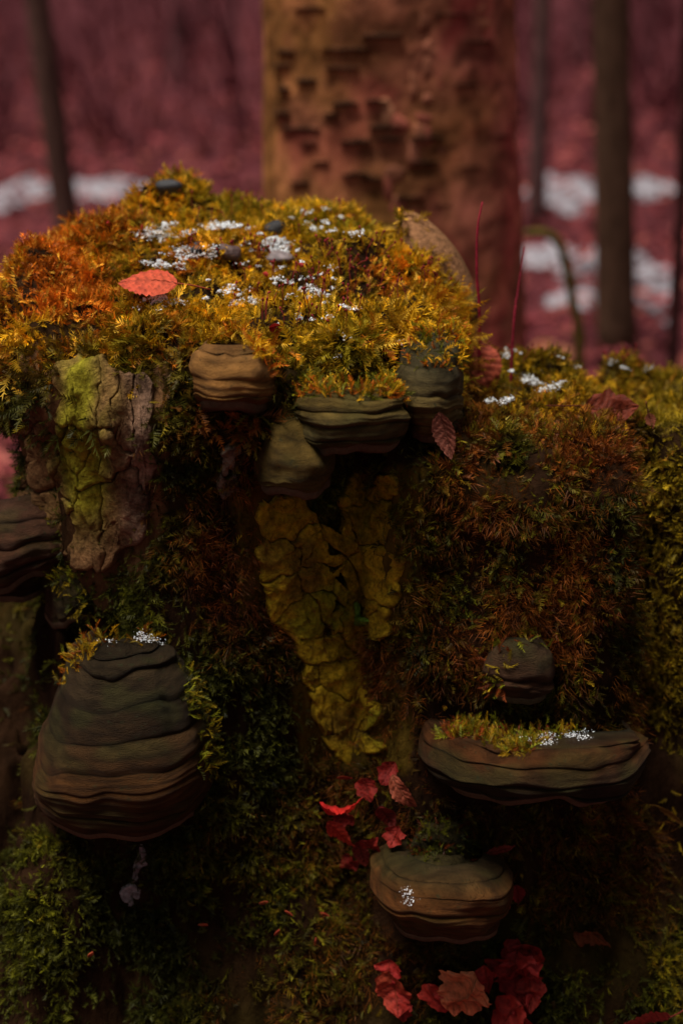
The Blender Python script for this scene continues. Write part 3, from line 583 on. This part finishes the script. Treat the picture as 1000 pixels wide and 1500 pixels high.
# ------------------------------------------------------------------ leaves
def leaf(label, P, right, up_, L_, W_, colA, colB, fold=.25, curl=.3, lobed=0, crumple=0, seed=0, stalk=.6, name='fallen_leaf', nu=26, nv=15, group=None):
    """blade in the plane right (length) x up_ (width); P = middle"""
    r_ = np.array(right, float); r_ /= np.linalg.norm(r_); u_ = np.array(up_, float); u_ -= r_ * (u_ @ r_); u_ /= np.linalg.norm(u_); n_ = np.cross(r_, u_)
    s = np.linspace(0, 1, nu); e = np.linspace(-1, 1, nv); w = np.sin(np.pi * s ** .85) ** .75 * (1 - .25 * s) * W_ / 2
    w = w * (1 + lobed * np.abs(np.sin(s * 9 + seed))) * (1 + .05 * np.sin(s * 60))
    X = (s[:, None] - .5) * L_ + 0 * e[None]; Yv = w[:, None] * e[None]
    h = fold * np.abs(Yv) + curl * (X ** 2 / L_) - .25 * curl * L_ * .25 - .0007 * np.exp(-(e[None] / .12) ** 2)
    q = np.stack([X * 38, Yv * 38, np.full_like(X, seed * 1.3)], -1); h = h + crumple * (vn(q, 1.4, 46) * .7 + vn(q, 3.1, 47) * .45 + (1 - np.abs(vn(q, 2.2, 76)) * 2) * .3) * L_
    h = h - .0012 * (np.abs(((s[:, None] * 7 - np.abs(e[None]) * 1.2) % 1) - .5) < .12)
    X2 = X + crumple * .5 * vn(q, 1.1, 48) * L_; Y2 = Yv + crumple * .5 * vn(q, 1.1, 49) * L_
    V = np.array(P) + X2[..., None] * r_ + Y2[..., None] * u_ + h[..., None] * n_
    colA = np.array(colA) * (1, .85, .55); colB = np.array(colB) * (1, .85, .55)
    root = empty(name, tuple(np.array(P, float)), label, 'leaf', group)
    a = np.clip(.5 + .5 * vn(q, 1.2, 50), 0, 1)[..., None]; rib = np.exp(-(e[None] / .07) ** 2)[..., None] * np.ones_like(a)
    vein = (np.abs(((s[:, None] * 7 - np.abs(e[None]) * 1.2) % 1) - .5) < .09)[..., None] * .4
    col = np.array(colA) * (1 - a) + np.array(colB) * a; col = col * (1 - vein) * (1 - .35 * rib)
    blade = part('blade', V.reshape(-1, 3), gridf(nu, nv), M['leaf'], root, col.reshape(-1, 3))
    mid = V[:, nv // 2] + n_ * .0004
    Vr, Fr = tube(mid[1:-1:2], np.linspace(.0007, .0003, len(mid[1:-1:2])), 5); part('midrib', Vr, Fr, M['twig'], root, np.tile(np.array(colA) * .45, (len(Vr), 1)), sub=blade)
    if stalk:
        b0 = mid[0]; pth = curve([mid[1], b0 - r_ * L_ * .03, b0 - r_ * L_ * stalk * .5 + n_ * .002, b0 - r_ * L_ * stalk + n_ * .006], 8)
        Vs_, Fs_ = tube(pth, np.linspace(.0008, .0006, 8), 6); part('stalk', Vs_, Fs_, M['twig'], root, np.tile(np.array(colA) * .35, (len(Vs_), 1)))
    return root
def onsurf(x, y, lift=.006):
    P = hit(np.array([float(x)]), np.array([float(y)]))[0]
    return P + sgrad(P[None], .02, False)[0] * lift
CORAL, RED, PINK, DKRED = (.55, .10, .07), (.38, .03, .035), (.5, .16, .13), (.22, .02, .025)
leaf('bright coral oval leaf lying flat on the stump\'s golden top moss', onsurf(215, 437, .017), (-1, .1, -.02), (0, .9, .3), .053, .048, (.75, .15, .10), (.6, .08, .07), curl=.25, fold=.1, seed=1, stalk=.55)
leaf('mottled coral leaf standing upright against the olive bracket on the ledge', onsurf(700, 572, .022), (.25, -.25, -.8), (.8, -.1, .25), .052, .046, (.55, .13, .10), (.38, .07, .06), curl=-.5, fold=.2, crumple=.06, seed=2, stalk=0)
leaf('narrow dull pink leaf hanging point-down under the olive brackets', onsurf(655, 668, .03), (.25, -.1, -.9), (.8, -.3, .2), .042, .022, (.3, .12, .11), (.24, .08, .08), fold=.5, seed=3, stalk=0)
leaf('dark red crumpled leaf half sunk in the ledge\'s moss', onsurf(885, 612, .012), (.8, -.2, .1), (.1, .5, .8), .05, .034, (.22, .045, .025), (.16, .03, .02), crumple=.15, seed=4, stalk=.7, lobed=.3)
leaf('tiny pale pink leaf tip among the ledge\'s moss', onsurf(944, 628, .01), (.2, -.1, -.6), (.9, 0, .2), .015, .011, (.5, .2, .16), (.4, .12, .1), seed=5, stalk=.8)
leaf('red leaf folded behind the ledge\'s moss under the thin twig', onsurf(778, 512, .012), (.9, .1, .35), (0, .5, .6), .036, .026, RED, DKRED, crumple=.12, seed=6, stalk=.5)
leaf('pale coral leaf on the ledge\'s far back corner', onsurf(985, 508, .012), (1, .1, .1), (0, .5, .6), .05, .03, (.5, .13, .1), (.4, .08, .07), crumple=.1, seed=7, stalk=0)
leaf('small dark red leaf scrap at the ledge\'s back edge', onsurf(950, 500, .01), (.9, .1, .2), (0, .5, .6), .026, .02, RED, DKRED, crumple=.12, seed=27, stalk=0)
leaf('rounded dark maroon leaf curled beside the frost on the ledge', onsurf(712, 532, .008), (.8, .1, .1), (0, .4, .8), .022, .02, (.16, .03, .03), DKRED, crumple=.1, fold=.6, seed=8, stalk=0)
leaf('small red scrap of leaf stuck in the moss above the tan bracket', onsurf(404, 494, .01), (.9, 0, .2), (0, -.3, .9), .013, .011, (.5, .03, .04), RED, fold=.5, crumple=.1, seed=9, stalk=0)
bits = [(388, 413, .008), (440, 400, .007), (422, 424, .009), (210, 345, .009), (160, 340, .009), (365, 404, .007), (530, 452, .007)]
for i, (x, y, l) in enumerate(bits):
    leaf('tiny red leaf fleck caught in the golden top moss', onsurf(x, y, .009), (rng.normal(), rng.normal(), .2), (0, .3, .9), l, l * .7, (.6, .05, .05), RED, crumple=.1, seed=30 + i, stalk=0, nu=8, nv=5, group='red flecks on the top moss')
leaf('large coral crumpled leaf hanging below the orange-brown bracket', onsurf(676, 1432, .04), (-.35, -.15, -.8), (.8, -.2, -.1), .05, .046, (.8, .32, .2), (.62, .11, .07), crumple=.36, lobed=.25, curl=.3, seed=11, stalk=0, fold=-.2, nu=36, nv=23)
leaf('deep red lobed leaf hanging beside the large coral one', onsurf(752, 1425, .025), (.15, -.1, -.9), (.8, -.2, .1), .07, .04, (.33, .025, .03), (.2, .012, .018), crumple=.34, lobed=.5, seed=12, stalk=0, nu=36, nv=23)
leaf('curled coral-red leaf under the bark side of the orange-brown bracket', onsurf(584, 1435, .025), (.2, -.1, -.9), (.8, -.2, .1), .044, .032, (.45, .08, .05), RED, crumple=.2, lobed=.3, seed=13, stalk=0)
leaf('coral leaf wedged behind the orange-brown bracket', onsurf(706, 1280, .045), (.6, -.1, -.5), (.5, 0, .8), .03, .026, (.6, .12, .08), RED, crumple=.18, seed=14, stalk=0)
leaf('round dark red leaf beside the coral leaf wedged behind the bracket', onsurf(740, 1284, .03), (.1, -.1, -.9), (.9, -.1, .1), .02, .016, (.3, .02, .025), DKRED, crumple=.12, fold=.4, seed=15, stalk=0)
leaf('glossy scarlet leaf folded like lips near the widest bracket\'s end', onsurf(547, 1168, .04), (1, -.1, .12), (0, -.75, .5), .04, .034, (.62, .03, .03), (.5, .02, .03), crumple=.14, fold=.3, curl=-.5, seed=16, stalk=0)
leaf('scarlet leaf tip pointing down under the glossy folded one', onsurf(548, 1200, .035), (.7, -.1, -.6), (.4, -.3, .8), .036, .026, (.65, .07, .045), RED, crumple=.2, seed=17, stalk=0)
leaf('dull red leaf remnant below the two scarlet leaves', onsurf(550, 1240, .015), (.3, -.1, -.8), (.8, -.1, .1), .026, .018, (.24, .04, .03), DKRED, crumple=.2, seed=18, stalk=0)
leaf('coral leaf curled around the end of the widest bracket', onsurf(603, 1150, .03), (.5, -.15, -.75), (.7, -.2, .3), .038, .02, (.42, .13, .09), (.3, .07, .06), crumple=.12, curl=-.8, seed=19, stalk=0)
leaf('pinkish red leaf lying on the moss at the stump\'s foot', onsurf(936, 1484, .02), (-1, -.1, -.1), (.1, -.4, .7), .044, .034, (.42, .06, .07), (.32, .04, .045), crumple=.06, seed=20, stalk=.4)
leaf('brown tattered leaf in the moss under the widest bracket', onsurf(862, 1362, .015), (.8, -.1, -.2), (0, -.3, .8), .036, .022, (.2, .07, .025), (.12, .04, .02), crumple=.2, lobed=.4, seed=21, stalk=0)
leaf('dark maroon leaf in the shade under the widest bracket', onsurf(722, 1226, .02), (.9, -.1, .1), (0, -.4, .7), .03, .016, (.25, .05, .05), DKRED, crumple=.18, seed=22, stalk=0)
leaf('reddish scrap of leaf behind the scarlet pair', onsurf(575, 1190, .012), (.4, -.1, -.8), (.8, -.1, .1), .03, .02, DKRED, (.12, .02, .02), crumple=.2, seed=23, stalk=0)
leaf('yellowed narrow leaf under the far end of the widest bracket', onsurf(972, 1192, .015), (.7, -.2, -.5), (.3, -.3, .7), .032, .008, (.3, .16, .03), (.2, .1, .03), fold=.3, seed=24, stalk=.3)
leaf('orange leaf sliver on the dark wood above the scarlet leaves', onsurf(508, 1134, .012), (1, -.1, 0), (0, -.4, .8), .015, .006, (.35, .1, .05), RED, seed=25, stalk=0)
for i, (x, y, l, br) in enumerate([(725, 1402, .03, .7), (742, 1388, .028, .6), (768, 1398, .034, .7), (772, 1440, .036, .6), (742, 1478, .04, .9), (762, 1490, .03, 1.2), (705, 1418, .03, 1.0), (640, 1442, .03, 1.1), (592, 1462, .026, .8), (576, 1412, .028, 1.1)]):
    leaf('crumpled crimson leaf scrap bunched under the orange-brown bracket', onsurf(x, y, .022), (rng.normal(0, .5), -.2, -.8), (.8, -.3, rng.normal(0, .3)), l, l * .8, np.array((.5, .05, .045)) * br, np.array((.3, .015, .025)) * br, crumple=.34, lobed=.4, seed=60 + i, stalk=0, nu=18, nv=11, group='crimson scraps under the bracket')
for i, (x, y, l) in enumerate([(530, 1188, .022), (560, 1150, .024), (562, 1222, .026), (540, 1256, .02), (590, 1215, .024), (582, 1128, .022)]):
    leaf('crumpled dark crimson leaf scrap around the scarlet leaves', onsurf(x, y, .018), (rng.normal(0, .6), -.2, -.8), (.8, -.3, rng.normal(0, .3)), l, l * .8, (.34, .035, .035), (.2, .015, .02), crumple=.34, lobed=.4, seed=80 + i, stalk=0, nu=18, nv=11, group='crimson scraps around the scarlet leaves')
for i, (x, y) in enumerate([(402, 1366), (418, 1338), (456, 1380), (470, 1342), (382, 1320), (300, 1350), (130, 1390)]):
    leaf('tiny reddish leaf fleck in the dark moss of the stump\'s foot', onsurf(x, y, .01), (rng.normal(), -.1, rng.normal()), (0, -.5, .8), .009, .007, (.4, .06, .05), (.4, .1, .06), crumple=.15, seed=40 + i, stalk=0, nu=8, nv=5, group='red flecks on the foot moss')

# ------------------------------------------------------------------ stems, twigs and stones on the stump
def stick(name, label, cat, pts, r0, r1, col, n=24, bump=.0003, ns=7):
    V, F = tube(curve(pts, n), np.linspace(r0, r1, n), ns, bump, 51, 200)
    return tag(mk(name, V, F, M['twig'], None, np.array(col) * (1 + .35 * vn(V, 120, 52)[:, None])), label, cat)
pa = at_y(704, 500, 1.34); pa[2] = .70; stick('grass_stem', 'taller upright dark red stem growing from the ledge before the trunk', 'stem', [pa, at_y(702, 470, 1.34), at_y(698, 400, 1.34), at_y(699, 335, 1.345), at_y(706, 296, 1.35)], .0017, .0008, (.26, .012, .03))
pb = at_y(750, 510, 1.38); pb[2] = .70; stick('grass_stem', 'shorter slanting dark red stem growing from the ledge before the trunk', 'stem', [pb, at_y(752, 475, 1.38), at_y(758, 425, 1.39), at_y(768, 362, 1.4)], .0015, .0007, (.22, .012, .028))
ta, tb2, tc = onsurf(672, 452, .008), onsurf(722, 490, .012), onsurf(800, 515, .008)
stick('twig', 'thin brown twig lying slantwise across the ledge\'s back', 'twig', [ta, tb2, (tb2 + tc) / 2 + (0, 0, .003), tc], .002, .0014, (.09, .04, .035))
ta, tc = onsurf(560, 352, .008), onsurf(602, 378, .008)
stick('twig', 'short dark twig on the golden moss near the far rim', 'twig', [ta, (ta + tc) / 2 + (0, 0, .003), tc], .0015, .001, (.06, .03, .025))
def stone(label, x, y, r, col, lift=0, name='stone', cat='stone', flat=.65):
    P = onsurf(x, y, lift); u_, v_ = np.meshgrid(np.linspace(0, np.pi, 12), np.linspace(0, 2 * np.pi, 18, endpoint=False), indexing='ij')
    d = np.stack([np.sin(u_) * np.cos(v_), np.sin(u_) * np.sin(v_), np.cos(u_)], -1)
    V = P + d * r * np.array([1, .8, flat]) * (1 + .3 * vn(d, 1.3, 53 + int(x) % 5))[..., None]
    V = V.reshape(-1, 3); return tag(mk(name, V, gridf(12, 18, True), M['stone'], None, np.array(col) * (1 + .3 * vn(V, 150, 54)[:, None])), label, cat)
stone('dark rounded stone on the far rim above the coral leaf', 246, 285, .014, (.03, .03, .033), .006)
stone('larger dark stone in the moss at the far rim\'s highest point', 362, 272, .02, (.06, .035, .03), .004)
stone('dark grey stone at the far rim beside the blurred thin trunk', 185, 292, .013, (.04, .045, .04), .004)
stone('black stone between the frost patches on the high top', 293, 372, .009, (.02, .022, .025), .006)
stone('brown pebble between the frost patches on the high top', 334, 378, .012, (.09, .05, .045), .006)
stone('black hole-dark lump of wood amid the high top\'s frost', 405, 342, .012, (.015, .013, .014), .004, 'wood_lump', 'wood')
stone('grey flat stone with streaks near the thin moss stalks', 408, 384, .013, (.2, .16, .16), .006, flat=.4)

# ------------------------------------------------------------------ trees
def limb_paths(base, d, L_, n, lev, acc):
    p = [np.array(base)]; d = np.array(d, float); d /= np.linalg.norm(d)
    for i in range(n):
        d = d + rng.normal(0, .13, 3) + (0, 0, .05); d /= np.linalg.norm(d); p.append(p[-1] + d * L_ / n)
    acc.append((lev, np.array(p), L_))
    if lev < 2:
        for k in range(3 + lev):
            i = rng.integers(2, n); dd = d + rng.normal(0, .6, 3); limb_paths(p[i], dd, L_ * rng.uniform(.35, .55), n, lev + 1, acc)
    return acc
def tree(label, path, radii, cols, name='tree', ns=24, bump=.01, limbs=5, lh=(.5, .95), L_=1.5, group=None, tex=None):
    path = np.array(path, float); n = 90 if ns > 40 else 30; pc = curve(path, n); rc = np.interp(np.linspace(0, 1, n), np.linspace(0, 1, len(radii)), radii)
    pc[0, 2] -= .1
    root = empty(name, tuple(path[0]), label, 'tree', group)
    V, F = tube(pc, rc, ns, bump, 55, 12); c = np.array(cols[0]) + (np.array(cols[1]) - np.array(cols[0])) * (.5 + .5 * vn(V, (9, 9, 4), 56))[:, None]
    if tex is not None: V, c = tex(V, c)
    part('trunk', V, F, M['trunk'], root, c)
    tw = []
    for k in range(limbs):
        i = int(n * rng.uniform(*lh)); a = rng.random() * 6.28
        acc = limb_paths(pc[min(i, n - 1)], (math.cos(a), math.sin(a), .7), L_ * rng.uniform(.7, 1.2), 7, 0, [])
        r0 = rc[min(i, n - 1)] * .45
        Vl, Fl = tube(acc[0][1], np.linspace(r0, r0 * .25, len(acc[0][1])), 8); part('limb', Vl, Fl, M['trunk'], root, np.tile(np.array(cols[0]), (len(Vl), 1)))
        tw += [tube(p, np.linspace(r0 * (.4, .4, .18)[lv], r0 * .05, len(p)), 4) for lv, p, _ in acc[1:]]
    if tw:
        Vt, Ft = merge(tw); part('crown', Vt, Ft, M['trunk'], root, np.tile(np.array(cols[0]) * .8, (len(Vt), 1)))
    return root, pc, rc
# big birch-like trunk close behind
YB = 2.35; bx = at_y(568, 100, YB)[0]; rb = (750 - 385) / 2 * depth(at_y(568, 100, YB)) / FPX
def btex(V, c):
    V0 = V; V = V0 + .035 * np.stack([vn(V0, 13, 91), vn(V0, 13, 92), .6 * vn(V0, 13, 93)], -1) + .012 * np.stack([vn(V0, 45, 94), vn(V0, 45, 95), vn(V0, 45, 96)], -1)
    x = V[:, 0] - bx; r_ = np.clip(sstep(-.14, .2, x) + .45 * vn(V, 7, 60) + .3 * vn(V, 18, 98), 0, 1)[:, None]
    tan = np.array([.26, .11, .034]); red = np.array([.44, .14, .09]); sc_ = np.array([.40, .065, .06])  # bark's own hues; tan darkened, red lightened to offset the sun from the left
    a = vn(V, (16, 16, 24), 57)[:, None]; b_ = .7 * sstep(.0, .6, vn(V, (18, 18, 13), 58))[:, None]; d_ = sstep(.2, .45, vn(V, (24, 24, 120), 59) + .3 * vn(V, (60, 60, 30), 61))[:, None]
    c = tan * (1 - r_) + red * r_; c = c * (1 + .4 * a) * (1 + .5 * vn(V, (40, 40, 34), 67)[:, None]); c = c * (1 - b_ * r_) + sc_ * b_ * r_; c = c * (1 - .4 * d_)
    V = V0; ax = np.stack([V[:, 0] - bx, V[:, 1] - YB, 0 * x], -1); ax /= np.linalg.norm(ax, axis=1, keepdims=True) + 1e-6
    V = V - ax * (.001 * d_) + ax * (.001 * vn(V, (30, 30, 40), 62))[:, None]
    V = V + ax * (.05 * np.exp(-np.maximum(V[:, 2], 0) / .25) * (1 + .6 * np.sin(np.arctan2(ax[:, 1], ax[:, 0]) * 5)))[:, None]
    return V, c
zs = [0, .25, .6, 1.0, 1.3, 2.5, 5, 8.0]
birch, bpth, brad = tree('thick blotchy red and tan trunk rising close behind the stump', [(bx + .012, YB, 0), (bx + .01, YB, .3), (bx + .008, YB, .6), (bx, YB, 1.0), (bx - .005, YB, 1.3), (bx - .03, YB, 2.5), (bx + .05, YB + .1, 5), (bx, YB + .1, 8)],
                         [rb * 1.25, rb * 1.1, rb * 1.03, rb, rb * .98, rb * .9, rb * .7, rb * .2], [(.2, .08, .03), (.26, .08, .05)], 'birch_tree', ns=14, bump=.004, limbs=6, lh=(.65, .95), L_=2.2)
# replace the coarse trunk by a finely meshed one
old = [o for o in birch.children if o.name.startswith('trunk')][0]; bpy.data.objects.remove(old)
zz = np.concatenate([np.linspace(-.08, 1.5, 190), np.linspace(1.52, 8, 60)]); tz = np.interp(zz, [0, .3, .6, 1, 1.3, 2.5, 5, 8], [.03, .022, .014, 0, -.005, -.03, .05, 0]); ty = np.interp(zz, [0, 2.5, 5, 8], [0, 0, .1, .1])
rzz = rb * np.interp(zz, [0, .3, .6, 1.0, 1.3, 2.5, 5, 8], [1.2, 1.14, 1.08, 1, .98, .9, .7, .2])
V, F = tube(np.stack([bx + tz, YB + ty, zz], -1), rzz, 170, .004, 63, 9); V, c = btex(V, None); btrunk = part('trunk', V, F, M['trunk'], birch, c)
# lenticels and bark flakes on the trunk
def on_trunk(px, py):
    d = dirs(px, py); o_ = np.array([-bx, -YB]); dd = d[..., :2]; a = (dd ** 2).sum(-1); b_ = dd @ o_; r_ = rb
    for _ in range(4):
        disc = b_ ** 2 - a * ((o_ ** 2).sum() - r_ ** 2); t_ = (-b_ - np.sqrt(np.maximum(disc, 0))) / a; P = CAMP + d * t_[..., None]
        r_ = rb * np.interp(P[..., 2], [0, .3, .6, 1.0, 1.3, 2.5], [1.2, 1.14, 1.08, 1, .98, .9]) + .05 * np.exp(-np.maximum(P[..., 2], 0) / .25)
    return P, disc > 0
lent = [(455, 12, 44), (418, 75, 26), (505, 72, 70), (560, 52, 60), (500, 100, 50), (412, 96, 24), (448, 118, 30), (505, 152, 40), (550, 148, 32), (412, 165, 24), (440, 188, 60), (565, 186, 50), (520, 208, 44), (570, 205, 36), (455, 210, 24), (625, 202, 50), (620, 238, 44), (660, 22, 52), (700, 62, 40), (545, 262, 30), (440, 268, 30), (520, 255, 40), (485, 168, 24), (680, 125, 32), (415, 130, 18), (470, 238, 26), (690, 245, 36), (735, 200, 24), (600, 290, 40), (650, 300, 30), (700, 330, 26), (740, 350, 22), (720, 425, 36)]
for x, y, w in lent:
    n = 13; s_ = np.linspace(-1, 1, n); hh = rng.uniform(3.5, 6.5) * np.sqrt(np.clip(1 - s_ ** 2, 0, 1)) * rng.uniform(.6, 1.2, n) + .4; wob = rng.normal(0, .8, n)
    rows = []
    for e_ in (-1, 0, 1):
        P, ok = on_trunk(x + s_ * w / 2, y + wob + e_ * hh); ax = P - np.array([bx, YB, 0]); ax[:, 2] = 0; ax /= np.linalg.norm(ax, axis=1, keepdims=True)
        rows.append(P + ax * (.006 if e_ == 0 else -.008))
    Vl = np.array(rows).reshape(-1, 3); part('lenticel', Vl, gridf(3, n), M['trunk'], birch, np.tile([.05, .024, .014], (len(Vl), 1)), sub=btrunk)
for i in range(80):
    x, y = rng.uniform(560, 752), rng.uniform(5, 470); w, hgt = rng.uniform(7, 17), rng.uniform(8, 24); a = np.linspace(0, 2 * np.pi, 11, endpoint=False); k = rng.uniform(.7, 1.15, 11) / np.maximum(np.abs(np.cos(a)), np.abs(np.sin(a))) ** .7
    bx_, by_ = x + np.cos(a) * w * k, y + np.sin(a) * hgt * k; rows = []
    for f_, hh in ((1, -.006), (.93, -.001), (.5, .0005)):
        P, ok = on_trunk(x + (bx_ - x) * f_, y + (by_ - y) * f_); ax = P - np.array([bx, YB, 0]); ax[:, 2] = 0; ax /= np.linalg.norm(ax, axis=1, keepdims=True); rows.append(P + ax * hh)
    if not ok.all(): continue
    Vl = np.array(rows).reshape(-1, 3); Vl = np.vstack([Vl, Vl[-11:].mean(0)]); cf = [(.38, .16, .085), (.35, .10, .065), (.30, .11, .06), (.36, .13, .075)][i % 4]
    part('bark_flake', Vl, [gridf(3, 11, True), np.stack([22 + np.arange(11), 22 + (np.arange(11) + 1) % 11, np.full(11, 33)], -1)], M['trunk'], birch, np.array(cf) * (1 + .3 * vn(Vl, 60, 64)[:, None]), sub=btrunk)
def sapling(label, x0, y0, x1, y1, Yb, r0, cols, H=4.5, name='sapling', limbs=4, group=None, bend=0):
    a = at_y(x0, y0, Yb); b_ = at_y(x1, y1, Yb); sl_ = (b_ - a) / (b_[2] - a[2]); base = a - sl_ * a[2]; base[2] = 0
    f = lambda z: tuple(base + sl_ * z + np.array([bend * math.sin(z * 2), 0, 0]))
    return tree(label, [f(0), f(.6), f(1.2), f(2.2), tuple(np.array(f(2.8)) + (.1, .1, .4)), tuple(np.array(f(H)) + (.15, .2, 0))], [r0 * 1.15, r0, r0 * .95, r0 * .85, r0 * .6, r0 * .2], cols, name, 14, .003, limbs, (.6, .95), 1.0, group)
GB = [(.075, .042, .026), (.10, .055, .034)]
sapling('straight grey-brown young trunk standing beyond the ledge', 902, 470, 894, 0, 4.0, .052, GB)
sapling('dark slanting young trunk beyond the stump\'s mossy far rim', 92, 275, 55, 0, 5.0, .044, [(.08, .042, .034), (.11, .06, .046)])
sapling('thin dark wavy stem beyond the ledge\'s far corner', 983, 480, 996, 120, 3.2, .015, [(.05, .018, .018), (.07, .025, .022)], H=3, limbs=3, bend=.012)
sapling('pale thin forked stem between the thick trunk and the straight young trunk', 786, 290, 792, 90, 6.0, .036, [(.10, .05, .05), (.13, .07, .06)], H=4)
far = [(262, 12, .08), (340, 14, .07), (850, 14, .09), (945, 13, .08), (300, 20, .14), (970, 18, .12), (-120, 9, .1), (1130, 8, .1), (-60, 14, .1), (1080, 13, .12)]
for i, (x, Y, r_) in enumerate(far):
    sapling(['slim blurred grey trunk far behind the stump', 'dark blurred trunk deep in the wood'][i % 2], x, 100, x + rng.uniform(-25, 25), -300, Y, r_, [[(.095, .04, .043), (.115, .05, .05)], [(.05, .02, .021), (.065, .025, .026)]][i % 2], H=7, name='background_tree', limbs=3, group=['far slim grey trunks', 'far dark trunks'][i % 2])
# bent mossy shoot
Yb = 2.9; pts = [at_y(848, 520, Yb), at_y(838, 440, Yb), at_y(822, 365, Yb), at_y(800, 342, Yb), at_y(768, 342, Yb)]; b0 = pts[0].copy(); b0[2] = -.03
stick('bent_shoot', 'bent green mossy shoot arching down beside the thick trunk', 'shoot', [b0, pts[0], *pts[1:]], .012, .008, (.12, .09, .015), 30, .002, 10)
Pl = at_z(806, 500, .05)  # added leaf blade stands in for light on a root base
leaf('large pale peach leaf shape added for a lit root base beyond the ledge', (Pl[0], Pl[1], .03 + gz(Pl)), (1, 0, .1), (0, .6, .6), .13, .10, (.6, .3, .2), (.55, .25, .18), seed=77, stalk=.3)

# ------------------------------------------------------------------ forest floor: leaves, snow, brush
n = 40000; YY = 1.9 + 20 * rng.random(n) ** 1.7; XX = rng.uniform(-.5, .5, n) * (YY * 1.15 + 2.2)
P = np.stack([XX, YY, 0 * XX], -1); ins_ = (np.abs(P[:, 0]) < .6) & (P[:, 1] < 1.9); P = P[~ins_]; n = len(P); P[:, 2] = gz(P) + .004 + .055 * (rng.random(n) < .4)
D = rng.normal(0, .35, (n, 3)) + (0, 0, 1); x, y, z = frame(D); a = rng.random(n)[:, None] * 6.28; x, y = x * np.cos(a) + y * np.sin(a), -x * np.sin(a) + y * np.cos(a)
s_ = rng.uniform(.018, .04, n)[:, None, None]; lv = np.array([(-1, 0, .1), (-.3, .55, .3), (.5, .45, .2), (1, 0, .35), (.5, -.45, .25), (-.3, -.55, .2), (.1, 0, 0)])
V = P[:, None] + s_ * (lv[None, :, 0:1] * x[:, None] + lv[None, :, 1:2] * y[:, None] + lv[None, :, 2:3] * z[:, None])
fc = np.array([(0, 1, 6), (1, 2, 6), (2, 3, 6), (3, 4, 6), (4, 5, 6), (5, 0, 6)])[:, ::-1]
pal = np.array([(.25, .05, .048), (.17, .032, .036), (.3, .085, .066), (.1, .022, .025), (.2, .04, .045)]); cl = np.repeat((pal[rng.integers(0, 5, n)] * np.exp(rng.normal(0, .3, n))[:, None])[:, None], 7, 1)
tag(mk('leaf_litter', V.reshape(-1, 3), (fc[None] + (np.arange(n) * 7)[:, None, None]).reshape(-1, 3), M['litter'], None, cl.reshape(-1, 3), False), 'red-brown fallen leaves carpeting the forest floor', 'leaf litter', None, 'stuff')
def snow(label, x, y, rx, ry, seed):
    c = at_z(x, y, 0); e = at_z(x + rx, y, 0); f_ = at_z(x, y - ry, 0); a_ = e[0] - c[0]; b_ = f_[1] - c[1]
    r_ = np.linspace(0, 1, 14)[:, None]; th = np.linspace(0, 2 * np.pi, 60, endpoint=False)[None]
    k = 1 + .3 * np.sin(th * 2 + seed) + .22 * np.sin(th * 5 + seed * 2.1) + .14 * np.sin(th * 9 + seed * 3.3)
    V = np.stack([c[0] + a_ * r_ * k * np.cos(th), c[1] + b_ * r_ * k * np.sin(th), 0 * r_ * th], -1); 
    V[..., 2] = gz(V) + (.045 * (1 - r_ ** 3) - .012) + .012 * vn(V, 9, 65); V = V.reshape(-1, 3)
    o = mk('snow', V, gridf(14, 60, True), M['snow']); tag(o, label, None, None, 'structure')
for i, (x, y, rx, ry) in enumerate([(10, 282, 70, 24), (120, 274, 70, 18), (190, 268, 40, 9), (830, 280, 64, 20), (930, 278, 70, 16), (835, 372, 60, 26), (935, 385, 50, 34), (700, 300, 50, 10), (845, 425, 46, 18), (-20, 590, 22, 40), (960, 440, 24, 26), (-60, 275, 40, 10), (1050, 280, 50, 14)]):
    snow('patch of old snow on the leaf litter', x, y, rx, ry, i * 1.7)
parts = []
for i in range(760):
    Y = rng.uniform(8, 24); X = rng.uniform(-.5, .5) * (Y * 1.15 + 3); b0 = np.array([X, Y, -.05]); hgt = rng.uniform(.4, 1.5)
    for k in range(3):
        d = rng.normal(0, .35, 3) + (0, 0, 1); mid = b0 + d * hgt * .5 + rng.normal(0, .05, 3); tip = b0 + d * hgt + rng.normal(0, .15, 3)
        parts.append(tube(np.array([b0, mid, tip]), [.012, .009, .003], 4))
        parts.append(tube(np.array([mid, mid + rng.normal(0, .2, 3) + (0, 0, .25), mid + rng.normal(0, .3, 3) + (0, 0, .5)]), [.007, .005, .002], 3))
V, F = merge(parts); tag(mk('brushwood', V, F, M['twig'], None, np.array([.17, .045, .055]) * (1 + .5 * vn(V, 1.5, 66)[:, None])), 'reddish leafless undergrowth far behind the stump', 'undergrowth', None, 'stuff')
print('moss tris', TRI, 'all tris', sum(sum(len(p.vertices) - 2 for p in o.data.polygons) for o in SC.objects if o.type == 'MESH' and len(o.data.polygons) < 200000))
